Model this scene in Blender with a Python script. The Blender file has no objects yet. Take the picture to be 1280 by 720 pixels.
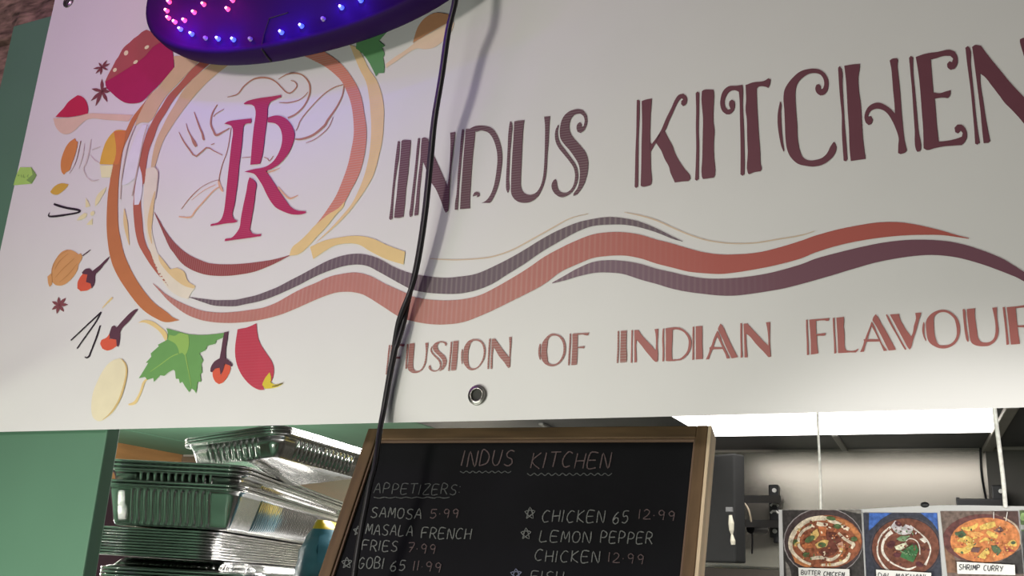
import bpy, bmesh, math, random
from mathutils import Vector, Matrix, noise
from mathutils.geometry import tessellate_polygon
random.seed(7)
SC = bpy.context.scene
COL = SC.collection

# ------------------------------------------------------------------ camera, world, lights, exposure
F = 1235.0                                   # focal length in pixels of a 1280 x 720 frame
CAM = Vector((0.385, -0.772, 1.60))
RIGHT = Vector((0.901036, 0.430589, 0.052229))
UP = Vector((0.078368, -0.280045, 0.956783))
FWD = Vector((-0.426607, 0.858002, 0.286075))
cam_data = bpy.data.cameras.new('camera')
cam = bpy.data.objects.new('camera', cam_data)
COL.objects.link(cam)
rot = Matrix((RIGHT, UP, -FWD)).transposed()
cam.matrix_world = Matrix.Translation(CAM) @ rot.to_4x4()
cam_data.sensor_width = 36.0
cam_data.lens = F / 1280 * 36.0
cam_data.clip_start = 0.01
SC.camera = cam

vs = SC.view_settings
SC.display_settings.display_device = 'sRGB'
vs.view_transform = 'Standard'
vs.look = 'None'
vs.exposure = 0.0
vs.gamma = 1.0
vs.use_curve_mapping = False

world = bpy.data.worlds.new('world')
SC.world = world
world.use_nodes = True
bg = world.node_tree.nodes['Background']
bg.inputs['Color'].default_value = (0.95, 0.92, 0.9, 1)
bg.inputs['Strength'].default_value = 0.05


def area(name, loc, target, size, power, color, size_y=None):
    d = bpy.data.lights.new(name, 'AREA')
    d.shape = 'RECTANGLE'
    d.size = size
    d.size_y = size_y or size
    d.energy = power
    d.color = color
    o = bpy.data.objects.new(name, d)
    COL.objects.link(o)
    o.location = loc
    o.rotation_euler = (Vector(target) - Vector(loc)).to_track_quat('-Z', 'Y').to_euler()
    return o


# ceiling lamp of the shop in front of the stall, and an added strip brightening the lower banner
area('shop_lamp', (-0.74, -2.18, 2.26), (0.05, 0, 1.57), 0.24, 15.5, (1.0, 0.93, 0.85))
area('counter_lamp', (-0.43, -0.65, 1.27), (-0.04, 0, 1.34), 0.95, 7.7, (0.975, 1.0, 0.885), 0.10)  # added strip that brightens the lower banner
# added violet light standing in for the glare of the LED sign
glare_light = area('violet_glare', (-0.72, -0.62, 2.28), (-0.48, 0, 2.33), 0.3, 0.30, (0.72, 0.05, 1.0))
glare_light.data.spread = math.radians(110)
# added spot that brightens the dish poster
sd = bpy.data.lights.new('menu_spot', 'SPOT')  # added light that brightens the dish poster
sd.energy = 42.0
sd.color = (1.0, 0.97, 0.93)
sd.spot_size = math.radians(24)
sd.spot_blend = 0.5
sd.shadow_soft_size = 0.03
so_ = bpy.data.objects.new('menu_spot', sd)
COL.objects.link(so_)
so_.location = (0.80, -0.95, 1.30)
so_.rotation_euler = (Vector((0.38, 0.08, 1.585)) - Vector(so_.location)).to_track_quat('-Z', 'Y').to_euler()
# added light to brighten the trays, and an added point for the green ceiling
area('tray_fill', (-0.50, 0.78, 1.94), (-0.50, 0.65, 0), 0.5, 14.0, (1.0, 0.97, 0.93))


d_ = bpy.data.lights.new('kitchen_bulb', 'POINT')  # added unseen point that brightens the green ceiling
d_.energy = 24.0
d_.color = (1.0, 0.95, 0.88)
d_.shadow_soft_size = 0.03
o_ = bpy.data.objects.new('kitchen_bulb', d_)
COL.objects.link(o_)
o_.location = (-1.45, 0.82, 1.62)


# ------------------------------------------------------------------ projection helpers: photo pixel -> point in the place
def ray(x, y):
    return RIGHT * ((x - 640) / F) + UP * ((360 - y) / F) + FWD


def at(x, y, Y=0.0):
    d = ray(x, y)
    return CAM + d * ((Y - CAM.y) / d.y)


def at_z(x, y, Z):
    d = ray(x, y)
    return CAM + d * ((Z - CAM.z) / d.z)


def at_depth(x, y, D):
    return CAM + ray(x, y) * D


def at_plane(x, y, p, n):
    d = ray(x, y)
    return CAM + d * ((p - CAM).dot(n) / d.dot(n))


# ------------------------------------------------------------------ materials
def lin(c):
    out = []
    for v in c:
        v = v / 255.0
        out.append(v / 12.92 if v <= 0.04045 else ((v + 0.055) / 1.055) ** 2.4)
    return out


MATS = {}


def translucent(m, fac):
    """thin paper lets the kitchen light behind it through"""
    if m.get('thin'):
        return m
    m['thin'] = 1
    nt = m.node_tree
    b = nt.nodes['Principled BSDF']
    t = nt.nodes.new('ShaderNodeBsdfTranslucent')
    src = b.inputs['Base Color'].links[0].from_socket
    nt.links.new(src, t.inputs['Color'])
    mx = nt.nodes.new('ShaderNodeMixShader')
    mx.inputs[0].default_value = fac
    nt.links.new(b.outputs[0], mx.inputs[1])
    nt.links.new(t.outputs[0], mx.inputs[2])
    nt.links.new(mx.outputs[0], nt.nodes['Material Output'].inputs['Surface'])
    return m


def mat(name, rgb, rough=0.5, metal=0.0, var=0.06, scale=30.0, bump=0.0, emit=None, emit_s=0.0, spec=0.5, coat=0.0, stretch=None):
    """procedural principled material; rgb is a linear albedo"""
    if name in MATS:
        return MATS[name]
    m = bpy.data.materials.new(name)
    m.use_nodes = True
    nt = m.node_tree
    b = nt.nodes['Principled BSDF']
    b.inputs['Roughness'].default_value = rough
    b.inputs['Metallic'].default_value = metal
    b.inputs['Specular IOR Level'].default_value = spec
    b.inputs['Coat Weight'].default_value = coat
    tc = nt.nodes.new('ShaderNodeTexCoord')
    mp = nt.nodes.new('ShaderNodeMapping')
    if stretch:
        mp.inputs['Scale'].default_value = stretch
    nz = nt.nodes.new('ShaderNodeTexNoise')
    nz.inputs['Scale'].default_value = scale
    nz.inputs['Detail'].default_value = 4
    nt.links.new(tc.outputs['Object'], mp.inputs['Vector'])
    nt.links.new(mp.outputs['Vector'], nz.inputs['Vector'])
    rp = nt.nodes.new('ShaderNodeValToRGB')
    rp.color_ramp.elements[0].position = 0.3
    rp.color_ramp.elements[1].position = 0.7
    rp.color_ramp.elements[0].color = [max(0, v * (1 - var)) for v in rgb] + [1]
    rp.color_ramp.elements[1].color = [min(1, v * (1 + var)) for v in rgb] + [1]
    nt.links.new(nz.outputs['Fac'], rp.inputs['Fac'])
    nt.links.new(rp.outputs['Color'], b.inputs['Base Color'])
    if bump:
        bp = nt.nodes.new('ShaderNodeBump')
        bp.inputs['Strength'].default_value = bump
        bp.inputs['Distance'].default_value = 0.002
        nt.links.new(nz.outputs['Fac'], bp.inputs['Height'])
        nt.links.new(bp.outputs['Normal'], b.inputs['Normal'])
    if emit:
        b.inputs['Emission Color'].default_value = list(emit) + [1]
        b.inputs['Emission Strength'].default_value = emit_s
    MATS[name] = m
    return m


VINYL = 0.80


def ink(name, rgb, local=(214, 207, 200), weave=None, amount=0.0, period=0.0030, fade=None):
    """ink printed on the white vinyl: colour read against the white of the vinyl next to it.
    weave: 'h' or 'v' fine pale lines of the coarse vinyl weave showing through the ink"""
    if name in MATS:
        return MATS[name]
    c, w = lin(rgb), lin(local)
    alb = [min(0.9, a / b * VINYL) for a, b in zip(c, w)]
    m = mat(name, alb, rough=0.45, var=0.03, scale=60, spec=0.3)
    ramp = None
    if fade:
        # the print itself runs from one colour to another along the banner
        rgb2, local2, x0, x1 = fade
        alb2 = [min(0.9, a / b * VINYL) for a, b in zip(lin(rgb2), lin(local2))]
        nt = m.node_tree
        b = nt.nodes['Principled BSDF']
        src = b.inputs['Base Color'].links[0].from_socket
        tc = nt.nodes.new('ShaderNodeTexCoord')
        sep = nt.nodes.new('ShaderNodeSeparateXYZ')
        nt.links.new(tc.outputs['Object'], sep.inputs[0])
        ramp = nt.nodes.new('ShaderNodeMapRange')
        ramp.inputs['From Min'].default_value = x0
        ramp.inputs['From Max'].default_value = x1
        nt.links.new(sep.outputs['X'], ramp.inputs['Value'])
        mx = nt.nodes.new('ShaderNodeMix'); mx.data_type = 'RGBA'
        nt.links.new(ramp.outputs[0], mx.inputs['Factor'])
        nt.links.new(src, mx.inputs['A'])
        mx.inputs['B'].default_value = alb2 + [1]
        nt.links.new(mx.outputs['Result'], b.inputs['Base Color'])
    if weave:
        nt = m.node_tree
        b = nt.nodes['Principled BSDF']
        src = b.inputs['Base Color'].links[0].from_socket
        tc = nt.nodes.new('ShaderNodeTexCoord')
        sep = nt.nodes.new('ShaderNodeSeparateXYZ')
        nt.links.new(tc.outputs['Object'], sep.inputs[0])
        mul = nt.nodes.new('ShaderNodeMath'); mul.operation = 'MULTIPLY'
        mul.inputs[1].default_value = 2 * math.pi / period
        nt.links.new(sep.outputs['Z' if weave == 'h' else 'X'], mul.inputs[0])
        sn = nt.nodes.new('ShaderNodeMath'); sn.operation = 'SINE'
        nt.links.new(mul.outputs[0], sn.inputs[0])
        mr = nt.nodes.new('ShaderNodeMapRange')
        mr.inputs['From Min'].default_value = -0.2
        mr.inputs['From Max'].default_value = 1.0
        mr.inputs['To Min'].default_value = 0.0
        mr.inputs['To Max'].default_value = amount
        nt.links.new(sn.outputs[0], mr.inputs['Value'])
        nz = nt.nodes.new('ShaderNodeTexNoise')
        nz.inputs['Scale'].default_value = 9
        nt.links.new(tc.outputs['Object'], nz.inputs['Vector'])
        m2 = nt.nodes.new('ShaderNodeMath'); m2.operation = 'MULTIPLY'
        nt.links.new(mr.outputs[0], m2.inputs[0])
        m3 = nt.nodes.new('ShaderNodeMapRange')
        m3.inputs['From Min'].default_value = 0.35
        m3.inputs['From Max'].default_value = 0.6
        m3.inputs['To Min'].default_value = 0.35
        nt.links.new(nz.outputs['Fac'], m3.inputs['Value'])
        nt.links.new(m3.outputs[0], m2.inputs[1])
        if ramp:
            inv = nt.nodes.new('ShaderNodeMath'); inv.operation = 'SUBTRACT'
            inv.inputs[0].default_value = 1.0
            nt.links.new(ramp.outputs[0], inv.inputs[1])
            m4 = nt.nodes.new('ShaderNodeMath'); m4.operation = 'MULTIPLY'
            nt.links.new(m2.outputs[0], m4.inputs[0])
            nt.links.new(inv.outputs[0], m4.inputs[1])
            m2 = m4
        mx = nt.nodes.new('ShaderNodeMix'); mx.data_type = 'RGBA'
        nt.links.new(m2.outputs[0], mx.inputs['Factor'])
        nt.links.new(src, mx.inputs['A'])
        mx.inputs['B'].default_value = (0.62, 0.55, 0.5, 1)
        nt.links.new(mx.outputs['Result'], b.inputs['Base Color'])
    return m


# ------------------------------------------------------------------ mesh / object helpers
def link_mesh(name, bm, material, parent=None, smooth=False, loc=None, rotm=None):
    me = bpy.data.meshes.new(name)
    bm.normal_update()
    bm.to_mesh(me)
    bm.free()
    for mm in (material if isinstance(material, (list, tuple)) else [material]):
        me.materials.append(mm)
    if smooth:
        for p in me.polygons:
            p.use_smooth = True
    o = bpy.data.objects.new(name, me)
    COL.objects.link(o)
    if parent is not None:
        o.parent = parent
    if loc is not None:
        o.location = loc
    if rotm is not None:
        o.rotation_euler = rotm.to_euler()
    return o


def empty(name, loc=(0, 0, 0), rotm=None):
    o = bpy.data.objects.new(name, None)
    o.empty_display_size = 0.05
    COL.objects.link(o)
    o.location = loc
    if rotm is not None:
        o.rotation_euler = rotm.to_euler()
    return o


def tag(o, label, cat, group=None):
    o['label'] = label
    o['category'] = cat
    if group:
        o['group'] = group
    return o


def struct(o, label=None):
    o['kind'] = 'structure'
    if label:
        o['label'] = label
        o['category'] = o.name.split('_')[0]
    return o


def bm_box(bm, lo, hi, bevel=0.0, M=None, mi=0):
    lo, hi = Vector(lo), Vector(hi)
    r = bmesh.ops.create_cube(bm, size=1.0)
    vs_ = r['verts']
    for v in vs_:
        v.co = Vector(((lo.x + hi.x) / 2 + v.co.x * (hi.x - lo.x), (lo.y + hi.y) / 2 + v.co.y * (hi.y - lo.y), (lo.z + hi.z) / 2 + v.co.z * (hi.z - lo.z)))
    fs = set(f for v in vs_ for f in v.link_faces)
    if bevel:
        es = set(e for v in vs_ for e in v.link_edges)
        rb = bmesh.ops.bevel(bm, geom=list(es), offset=bevel, segments=2, profile=0.5, affect='EDGES')
        fs = set(f for v in rb['verts'] for f in v.link_faces) | set(f for f in fs if f.is_valid)
    vv = set(v for f in fs for v in f.verts)
    for f in fs:
        f.material_index = mi
    if M is not None:
        for v in vv:
            v.co = M @ v.co
    return bm


def box(lo, hi, bevel=0.0, M=None):
    return bm_box(bmesh.new(), lo, hi, bevel, M)


def bm_tube(bm, pts, r, seg=8, caps=True):
    """swept tube along points; r is a radius or a list of radii"""
    pts = [Vector(p) for p in pts]
    n = len(pts)
    rad = r if isinstance(r, (list, tuple)) else [r] * n
    rings = []
    prev = None
    for i, p in enumerate(pts):
        t = (pts[min(i + 1, n - 1)] - pts[max(i - 1, 0)]).normalized()
        if prev is None:
            a = t.orthogonal().normalized()
        else:
            a = (prev - t * prev.dot(t)).normalized()
        prev = a
        b = t.cross(a)
        rings.append([bm.verts.new(p + (a * math.cos(k * 2 * math.pi / seg) + b * math.sin(k * 2 * math.pi / seg)) * rad[i]) for k in range(seg)])
    for i in range(n - 1):
        for k in range(seg):
            bm.faces.new((rings[i][k], rings[i][(k + 1) % seg], rings[i + 1][(k + 1) % seg], rings[i + 1][k]))
    if caps:
        bm.faces.new(rings[0][::-1])
        bm.faces.new(rings[-1])
    return bm


def crv(pts, sub=6, closed=False):
    """Catmull-Rom through points of any dimension"""
    n = len(pts)
    out = []
    rng = range(n if closed else n - 1)
    for i in rng:
        if closed:
            p0, p1, p2, p3 = pts[(i - 1) % n], pts[i], pts[(i + 1) % n], pts[(i + 2) % n]
        else:
            p0, p1, p2, p3 = pts[max(i - 1, 0)], pts[i], pts[i + 1], pts[min(i + 2, n - 1)]
        for k in range(sub):
            t = k / sub
            out.append(tuple(0.5 * ((2 * b) + (-a + c) * t + (2 * a - 5 * b + 4 * c - d) * t * t + (-a + 3 * b - 3 * c + d) * t ** 3) for a, b, c, d in zip(p0, p1, p2, p3)))
    if not closed:
        out.append(tuple(pts[-1]))
    return out


def smooth_outline(pts, sub=4, corner=42):
    """closed outline: smooth where it bends gently, keeps the corners"""
    n = len(pts)
    P = [Vector(p) for p in pts]
    tang = []
    for i in range(n):
        a, b = P[i] - P[i - 1], P[(i + 1) % n] - P[i]
        if a.length < 1e-6 or b.length < 1e-6 or math.degrees(a.angle(b)) > corner:
            tang.append(None)
        else:
            tang.append((a.normalized() + b.normalized()).normalized())
    out = []
    for i in range(n):
        p1, p2 = P[i], P[(i + 1) % n]
        d = p2 - p1
        L = d.length
        t1 = tang[i] if tang[i] is not None else (d / L if L else d)
        t2 = tang[(i + 1) % n] if tang[(i + 1) % n] is not None else (d / L if L else d)
        for k in range(sub):
            t = k / sub
            h1, h2, h3, h4 = 2 * t ** 3 - 3 * t * t + 1, t ** 3 - 2 * t * t + t, -2 * t ** 3 + 3 * t * t, t ** 3 - t * t
            out.append(tuple(p1 * h1 + t1 * (h2 * L) + p2 * h3 + t2 * (h4 * L)))
    return out


def ribbon_outline(pts, sub=5):
    """pts (x, y, width) -> closed outline of a stroke of changing width"""
    c = crv(pts, sub)
    L, Rr = [], []
    for i, (x, y, w) in enumerate(c):
        a, b = c[max(i - 1, 0)], c[min(i + 1, len(c) - 1)]
        dx, dy = b[0] - a[0], b[1] - a[1]
        l = math.hypot(dx, dy) or 1
        nx, ny = -dy / l, dx / l
        w = max(w, 0.25)
        L.append((x + nx * w / 2, y + ny * w / 2))
        Rr.append((x - nx * w / 2, y - ny * w / 2))
    return L, Rr


def Z(ox, oy, s, pts):
    """readings taken in a magnified view -> photo pixels"""
    return [(ox + p[0] / s, oy + p[1] / s) + ((p[2] / s,) if len(p) > 2 else ()) for p in pts]


# ------------------------------------------------------------------ the vinyl banner and its print
BL, BR, BB, BT = -0.712, 0.585, 1.7362, 2.335


def sag(x, z):
    """how far the vinyl stands off the boards (towards the viewer negative)"""
    w = 0.0011 * math.sin(5.2 * x + 1.1) * math.sin(4.0 * z + 0.4) + 0.0007 * math.sin(11 * x - 7 * z)
    # soft crease running up from the lower left corner
    t = (z - 1.765) - 0.42 * (x + 0.70)
    w -= 0.0060 * math.exp(-(t / 0.022) ** 2) * math.exp(-((x + 0.66) / 0.12) ** 2)
    # drawn in around the eyelets
    for gx, gz in ((-0.0273, 1.7595), (-0.6838, 2.3142)):
        d2 = (x - gx) ** 2 + (z - gz) ** 2
        w += 0.0015 * math.exp(-d2 / 0.0012)
    return w - 0.002


def fill_loops(loops):
    """loops of (x, z): first outer, others holes -> verts, tris"""
    vl = [[Vector((p[0], p[1], 0)) for p in lp] for lp in loops]
    tris = tessellate_polygon(vl)
    flat = [v for lp in vl for v in lp]
    return flat, tris


def print_mesh(shapes, lift, grid=0.02):
    """shapes: list of loops-lists in photo pixels -> bmesh lying on the vinyl"""
    bm = bmesh.new()
    for loops in shapes:
        pl = [[(lambda q: (q.x, q.z))(at(p[0], p[1], -0.002)) for p in lp] for lp in loops]
        flat, tris = fill_loops(pl)
        vv = [bm.verts.new((p.x, 0, p.y)) for p in flat]
        for t in tris:
            if len(set(t)) == 3:
                try:
                    bm.faces.new([vv[i] for i in t])
                except ValueError:
                    pass
    bmesh.ops.remove_doubles(bm, verts=bm.verts, dist=1e-6)
    xs = [v.co.x for v in bm.verts]
    zs = [v.co.z for v in bm.verts]
    for ax, lo, hi in ((0, min(xs), max(xs)), (2, min(zs), max(zs))):
        k = math.ceil(lo / grid)
        while k * grid < hi:
            co = Vector((0, 0, 0)); no = Vector((0, 0, 0))
            co[ax] = k * grid; no[ax] = 1
            bmesh.ops.bisect_plane(bm, geom=bm.verts[:] + bm.edges[:] + bm.faces[:], plane_co=co, plane_no=no, dist=1e-7)
            k += 1
    for v in bm.verts:
        v.co.y = sag(v.co.x, v.co.z) - lift
    bm.normal_update()
    for f in bm.faces:
        if f.normal.y > 0:
            f.normal_flip()
    return bm


def outl(pts, sub=4, corner=42):
    return [smooth_outline(pts, sub, corner)]


def rib(pts, sub=5):
    L, Rr = ribbon_outline(pts, sub)
    return [L + Rr[::-1]]


def band(top, bot, sub=4):
    return [crv(top, sub) + crv(bot, sub)[::-1]]


bm = bmesh.new()
NX, NZ = 66, 31
gv = [[None] * (NZ + 1) for _ in range(NX + 1)]
for i in range(NX + 1):
    for j in range(NZ + 1):
        x = BL + (BR - BL) * i / NX
        z = BB + (BT - BB) * j / NZ
        gv[i][j] = bm.verts.new((x, sag(x, z), z))
for i in range(NX):
    for j in range(NZ):
        bm.faces.new((gv[i][j], gv[i + 1][j], gv[i + 1][j + 1], gv[i][j + 1]))
m_vinyl = mat('white_vinyl', (0.80, 0.79, 0.775), rough=0.42, var=0.012, scale=14, spec=0.35)
BAN = link_mesh('vinyl_banner', bm, m_vinyl, smooth=True)
tag(BAN, 'large white vinyl banner printed with the restaurant name, ring logo and brown waves', 'banner')


def pr(name, shapes, material, layer=1, label=None):
    o = link_mesh(name, print_mesh(shapes, 0.0004 + 0.00022 * layer), material, BAN)
    if label:
        o['label'] = label
    return o


# ---- title lettering
A1 = (480, 160, 6.0); A2 = (570, 140, 6.0); A3 = (640, 130, 6.0); A4 = (780, 110, 5.54)
A5 = (860, 90, 5.14); A6 = (960, 70, 5.14); A7 = (1040, 60, 5.14); A8 = (1130, 40, 4.5)
title_left = [
    outl(Z(*A1, [(104,100),(113,98),(120,104),(112,230),(95,330),(82,430),(72,540),(66,680),(52,692),(40,682),(52,590),(62,480),(75,350),(88,220)])),
    outl(Z(*A1, [(132,97),(145,90),(203,92),(200,150),(190,250),(184,330),(178,380),(168,460),(160,560),(148,668),(120,676),(78,676),(80,640),(95,520),(106,400),(118,280),(127,170)])),
    outl(Z(*A1, [(255,80),(264,75),(271,80),(262,180),(250,300),(238,420),(226,540),(215,660),(200,670),(193,660),(200,590),(212,480),(225,370),(238,250),(248,140)])),
    outl(Z(*A1, [(285,78),(305,72),(330,80),(345,130),(358,165),(400,260),(440,350),(478,438),(490,350),(498,200),(500,100),(498,36),(536,30),(528,110),(515,220),(502,330),(495,430),(490,540),(484,625),(465,637),(455,620),(430,550),(390,460),(345,390),(310,290),(292,250),(284,340),(272,450),(265,560),(258,655),(230,660),(230,640),(240,560),(250,450),(262,340),(275,220),(280,130)])),
    outl(Z(*A2, [(46,134),(54,130),(62,136),(58,200),(45,330),(35,450),(25,560),(20,660),(15,735),(-8,735),(-5,680),(5,620),(14,480),(28,330),(38,200)])),
    outl(Z(*A2, [(75,128),(148,124),(140,220),(128,330),(120,430),(112,560),(106,680),(108,725),(32,730),(38,620),(50,450),(60,310),(70,190)])),
    rib(Z(*A2, [(110,130,14),(150,128,44),(195,122,38),(255,138,44),(295,190,40),(322,270,38),(330,350,36),(322,440,34),(305,540,32),(275,625,30),(235,680,34),(185,702,36),(150,685,36),(140,645,30),(152,615,30),(168,618,24),(166,636,18)])),
    outl(Z(*A2, [(405,75),(412,71),(420,82),(418,180),(408,290),(402,400),(398,500),(395,600),(388,608),(378,580),(376,520),(382,400),(388,280),(395,150)])),
    outl(Z(*A2, [(438,72),(470,66),(515,62),(508,100),(502,180),(497,280),(492,400),(487,500),(490,570),(510,605),(540,620),(575,618),(605,600),(630,565),(650,500),(660,420),(665,320),(668,200),(668,100),(662,36),(707,32),(700,110),(695,220),(685,340),(680,430),(668,510),(645,580),(610,640),(570,670),(520,682),(470,675),(435,650),(415,610),(414,540),(418,430),(425,300),(433,180)])),
    outl(Z(*A3, [(345,158),(353,160),(345,200),(345,240),(360,290),(400,345),(440,400),(475,450),(492,500),(494,560),(478,615),(450,660),(410,690),(375,700),(335,685),(305,650),(296,610),(310,575),(325,562),(335,580),(338,610),(350,645),(375,662),(410,662),(445,635),(465,590),(472,530),(462,480),(430,430),(390,380),(350,330),(330,290),(322,240),(328,195)])),
    outl(Z(*A3, [(490,38),(530,44),(555,75),(565,120),(558,165),(540,200),(515,218),(492,210),(484,180),(492,150),(510,136),(522,150),(522,175),(538,165),(545,125),(535,90),(510,72),(475,80),(445,110),(432,150),(432,190),(445,230),(480,275),(520,320),(550,360),(568,410),(570,470),(560,540),(540,600),(510,650),(475,685),(458,688),(462,670),(490,630),(505,570),(508,500),(498,450),(470,400),(430,345),(390,300),(365,260),(358,215),(362,170),(375,120),(400,80),(440,52)])),
]
title_right = [
    outl(Z(*A4, [(88,85),(98,80),(108,90),(106,200),(100,330),(98,450),(97,560),(95,680),(82,692),(72,682),(75,560),(78,440),(84,300),(86,180)])),
    outl(Z(*A4, [(122,90),(150,80),(192,72),(190,100),(183,200),(180,330),(183,450),(185,560),(188,660),(180,672),(130,682),(113,676),(117,560),(120,400),(124,250)])),
    outl(Z(*A4, [(176,375),(192,385),(225,340),(258,285),(290,210),(330,130),(355,75),(380,45),(410,38),(430,55),(436,85),(425,115),(408,125),(394,110),(396,88),(408,78),(400,70),(385,80),(365,110),(340,165),(310,230),(284,292),(255,320),(225,370),(200,410),(176,456)])),
    outl(Z(*A4, [(280,295),(310,355),(335,400),(350,445),(385,510),(420,560),(455,605),(456,630),(445,642),(400,645),(350,652),(335,620),(318,580),(310,545),(280,490),(255,430),(235,400),(218,375),(240,320)])),
    outl(Z(*A4, [(495,35),(508,22),(520,32),(518,150),(515,300),(518,400),(516,520),(515,628),(502,640),(490,632),(495,520),(498,400),(496,270),(498,140)])),
    outl(Z(*A4, [(538,22),(550,12),(618,10),(622,30),(618,150),(618,240),(625,290),(620,370),(622,480),(628,600),(620,618),(590,622),(545,628),(537,610),(540,480),(543,330),(545,200),(535,80)])),
    outl(Z(*A5, [(348,80),(352,110),(350,200),(354,290),(358,380),(360,480),(362,580),(360,655),(348,664),(335,655),(336,540),(335,420),(332,300),(330,180),(325,125),(300,115),(270,122),(248,145),(235,180),(238,220),(255,240),(272,235),(262,210),(265,185),(280,175),(297,185),(300,215),(292,245),(270,268),(245,270),(220,250),(206,210),(210,160),(228,115),(260,90),(310,86)])),
    outl(Z(*A5, [(368,82),(420,64),(485,56),(515,38),(530,45),(524,80),(515,100),(495,92),(455,92),(440,105),(442,200),(448,310),(455,420),(462,510),(465,590),(472,620),(465,635),(430,640),(390,655),(382,645),(382,520),(378,400),(376,300),(368,240),(372,170)])),
    outl(Z(*A6, [(76,288),(83,300),(82,360),(85,440),(92,530),(103,605),(98,612),(85,580),(70,510),(60,430),(62,360)])),
    outl(Z(*A6, [(325,178),(338,190),(338,212),(352,208),(360,180),(355,145),(335,118),(305,108),(265,112),(225,135),(195,165),(178,205),(175,280),(180,360),(186,440),(190,530),(205,610),(225,650),(260,668),(310,665),(350,650),(380,620),(400,580),(422,548),(435,570),(438,600),(420,640),(385,675),(340,700),(290,708),(240,703),(190,690),(150,655),(125,610),(112,540),(107,430),(103,340),(98,270),(105,215),(130,170),(165,130),(205,98),(255,82),(320,82),(360,105),(382,140),(388,180),(380,220),(362,245),(335,252),(312,235),(303,205),(310,182)])),
    outl(Z(*A7, [(38,125),(48,114),(62,135),(66,230),(74,380),(80,480),(90,600),(98,715),(88,727),(74,722),(68,640),(62,520),(62,430),(52,330),(44,230)])),
    outl(Z(*A7, [(78,112),(130,104),(178,100),(178,120),(168,190),(172,270),(184,360),(190,450),(195,540),(205,640),(215,712),(170,718),(120,725),(112,640),(108,520),(100,400),(95,300),(90,220)])),
    outl(Z(*A7, [(370,80),(385,68),(415,64),(424,75),(420,110),(428,190),(437,280),(445,390),(455,500),(465,590),(480,655),(470,672),(440,682),(424,675),(426,620),(428,580),(410,520),(385,465),(355,420),(320,395),(280,390),(248,405),(230,430),(232,440),(250,436),(262,460),(252,488),(235,494),(218,480),(208,450),(212,415),(232,378),(265,355),(300,350),(340,365),(375,390),(404,420),(400,350),(392,270),(386,190),(380,130)])),
    outl(Z(*A8, [(28,145),(38,134),(50,142),(52,230),(62,340),(72,450),(82,560),(95,660),(88,672),(75,675),(66,660),(60,550),(52,440),(45,330),(35,220)])),
    outl(Z(*A8, [(66,140),(120,122),(190,112),(255,100),(285,110),(300,140),(300,180),(285,208),(262,214),(245,200),(242,180),(255,165),(270,170),(276,150),(260,135),(225,135),(180,148),(150,155),(155,220),(165,340),(200,345),(235,335),(262,328),(260,355),(248,372),(210,370),(172,375),(178,440),(185,530),(195,618),(250,612),(300,600),(325,590),(330,570),(318,555),(305,572),(288,565),(284,540),(300,522),(325,524),(345,545),(354,580),(345,615),(325,638),(290,640),(220,645),(170,655),(130,665),(110,655),(108,560),(100,450),(92,340),(82,240)])),
    outl(Z(*A8, [(345,90),(358,80),(370,92),(375,180),(385,280),(395,380),(405,480),(415,560),(426,625),(412,636),(400,630),(395,550),(388,470),(380,380),(370,290),(355,180)])),
    outl(Z(*A8, [(383,85),(400,74),(432,78),(470,130),(530,205),(600,290),(675,370),(705,400),(700,300),(690,200),(672,130),(652,60),(652,44),(670,36),(692,36),(700,120),(715,260),(730,420),(745,570),(735,600),(715,590),(675,520),(600,435),(565,400),(540,365),(490,300),(455,255),(428,235),(430,290),(445,390),(460,490),(475,570),(484,615),(475,626),(448,628),(440,560),(430,450),(415,330),(400,210)])),
]
for cut in ((0, 2), (2, 4), (4, 7), (7, 9), (9, 11)):
    pr('title_letter', title_left[cut[0]:cut[1]], ink('ink_maroon_pale', (92, 58, 66), (206, 197, 192), 'h', 0.22, 0.0026))
for cut in ((0, 4), (4, 6), (6, 8), (8, 10), (10, 13), (13, 15), (15, 17)):
    pr('title_letter', title_right[cut[0]:cut[1]], ink('ink_maroon', (91, 50, 55), (184, 175, 165)))

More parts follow.
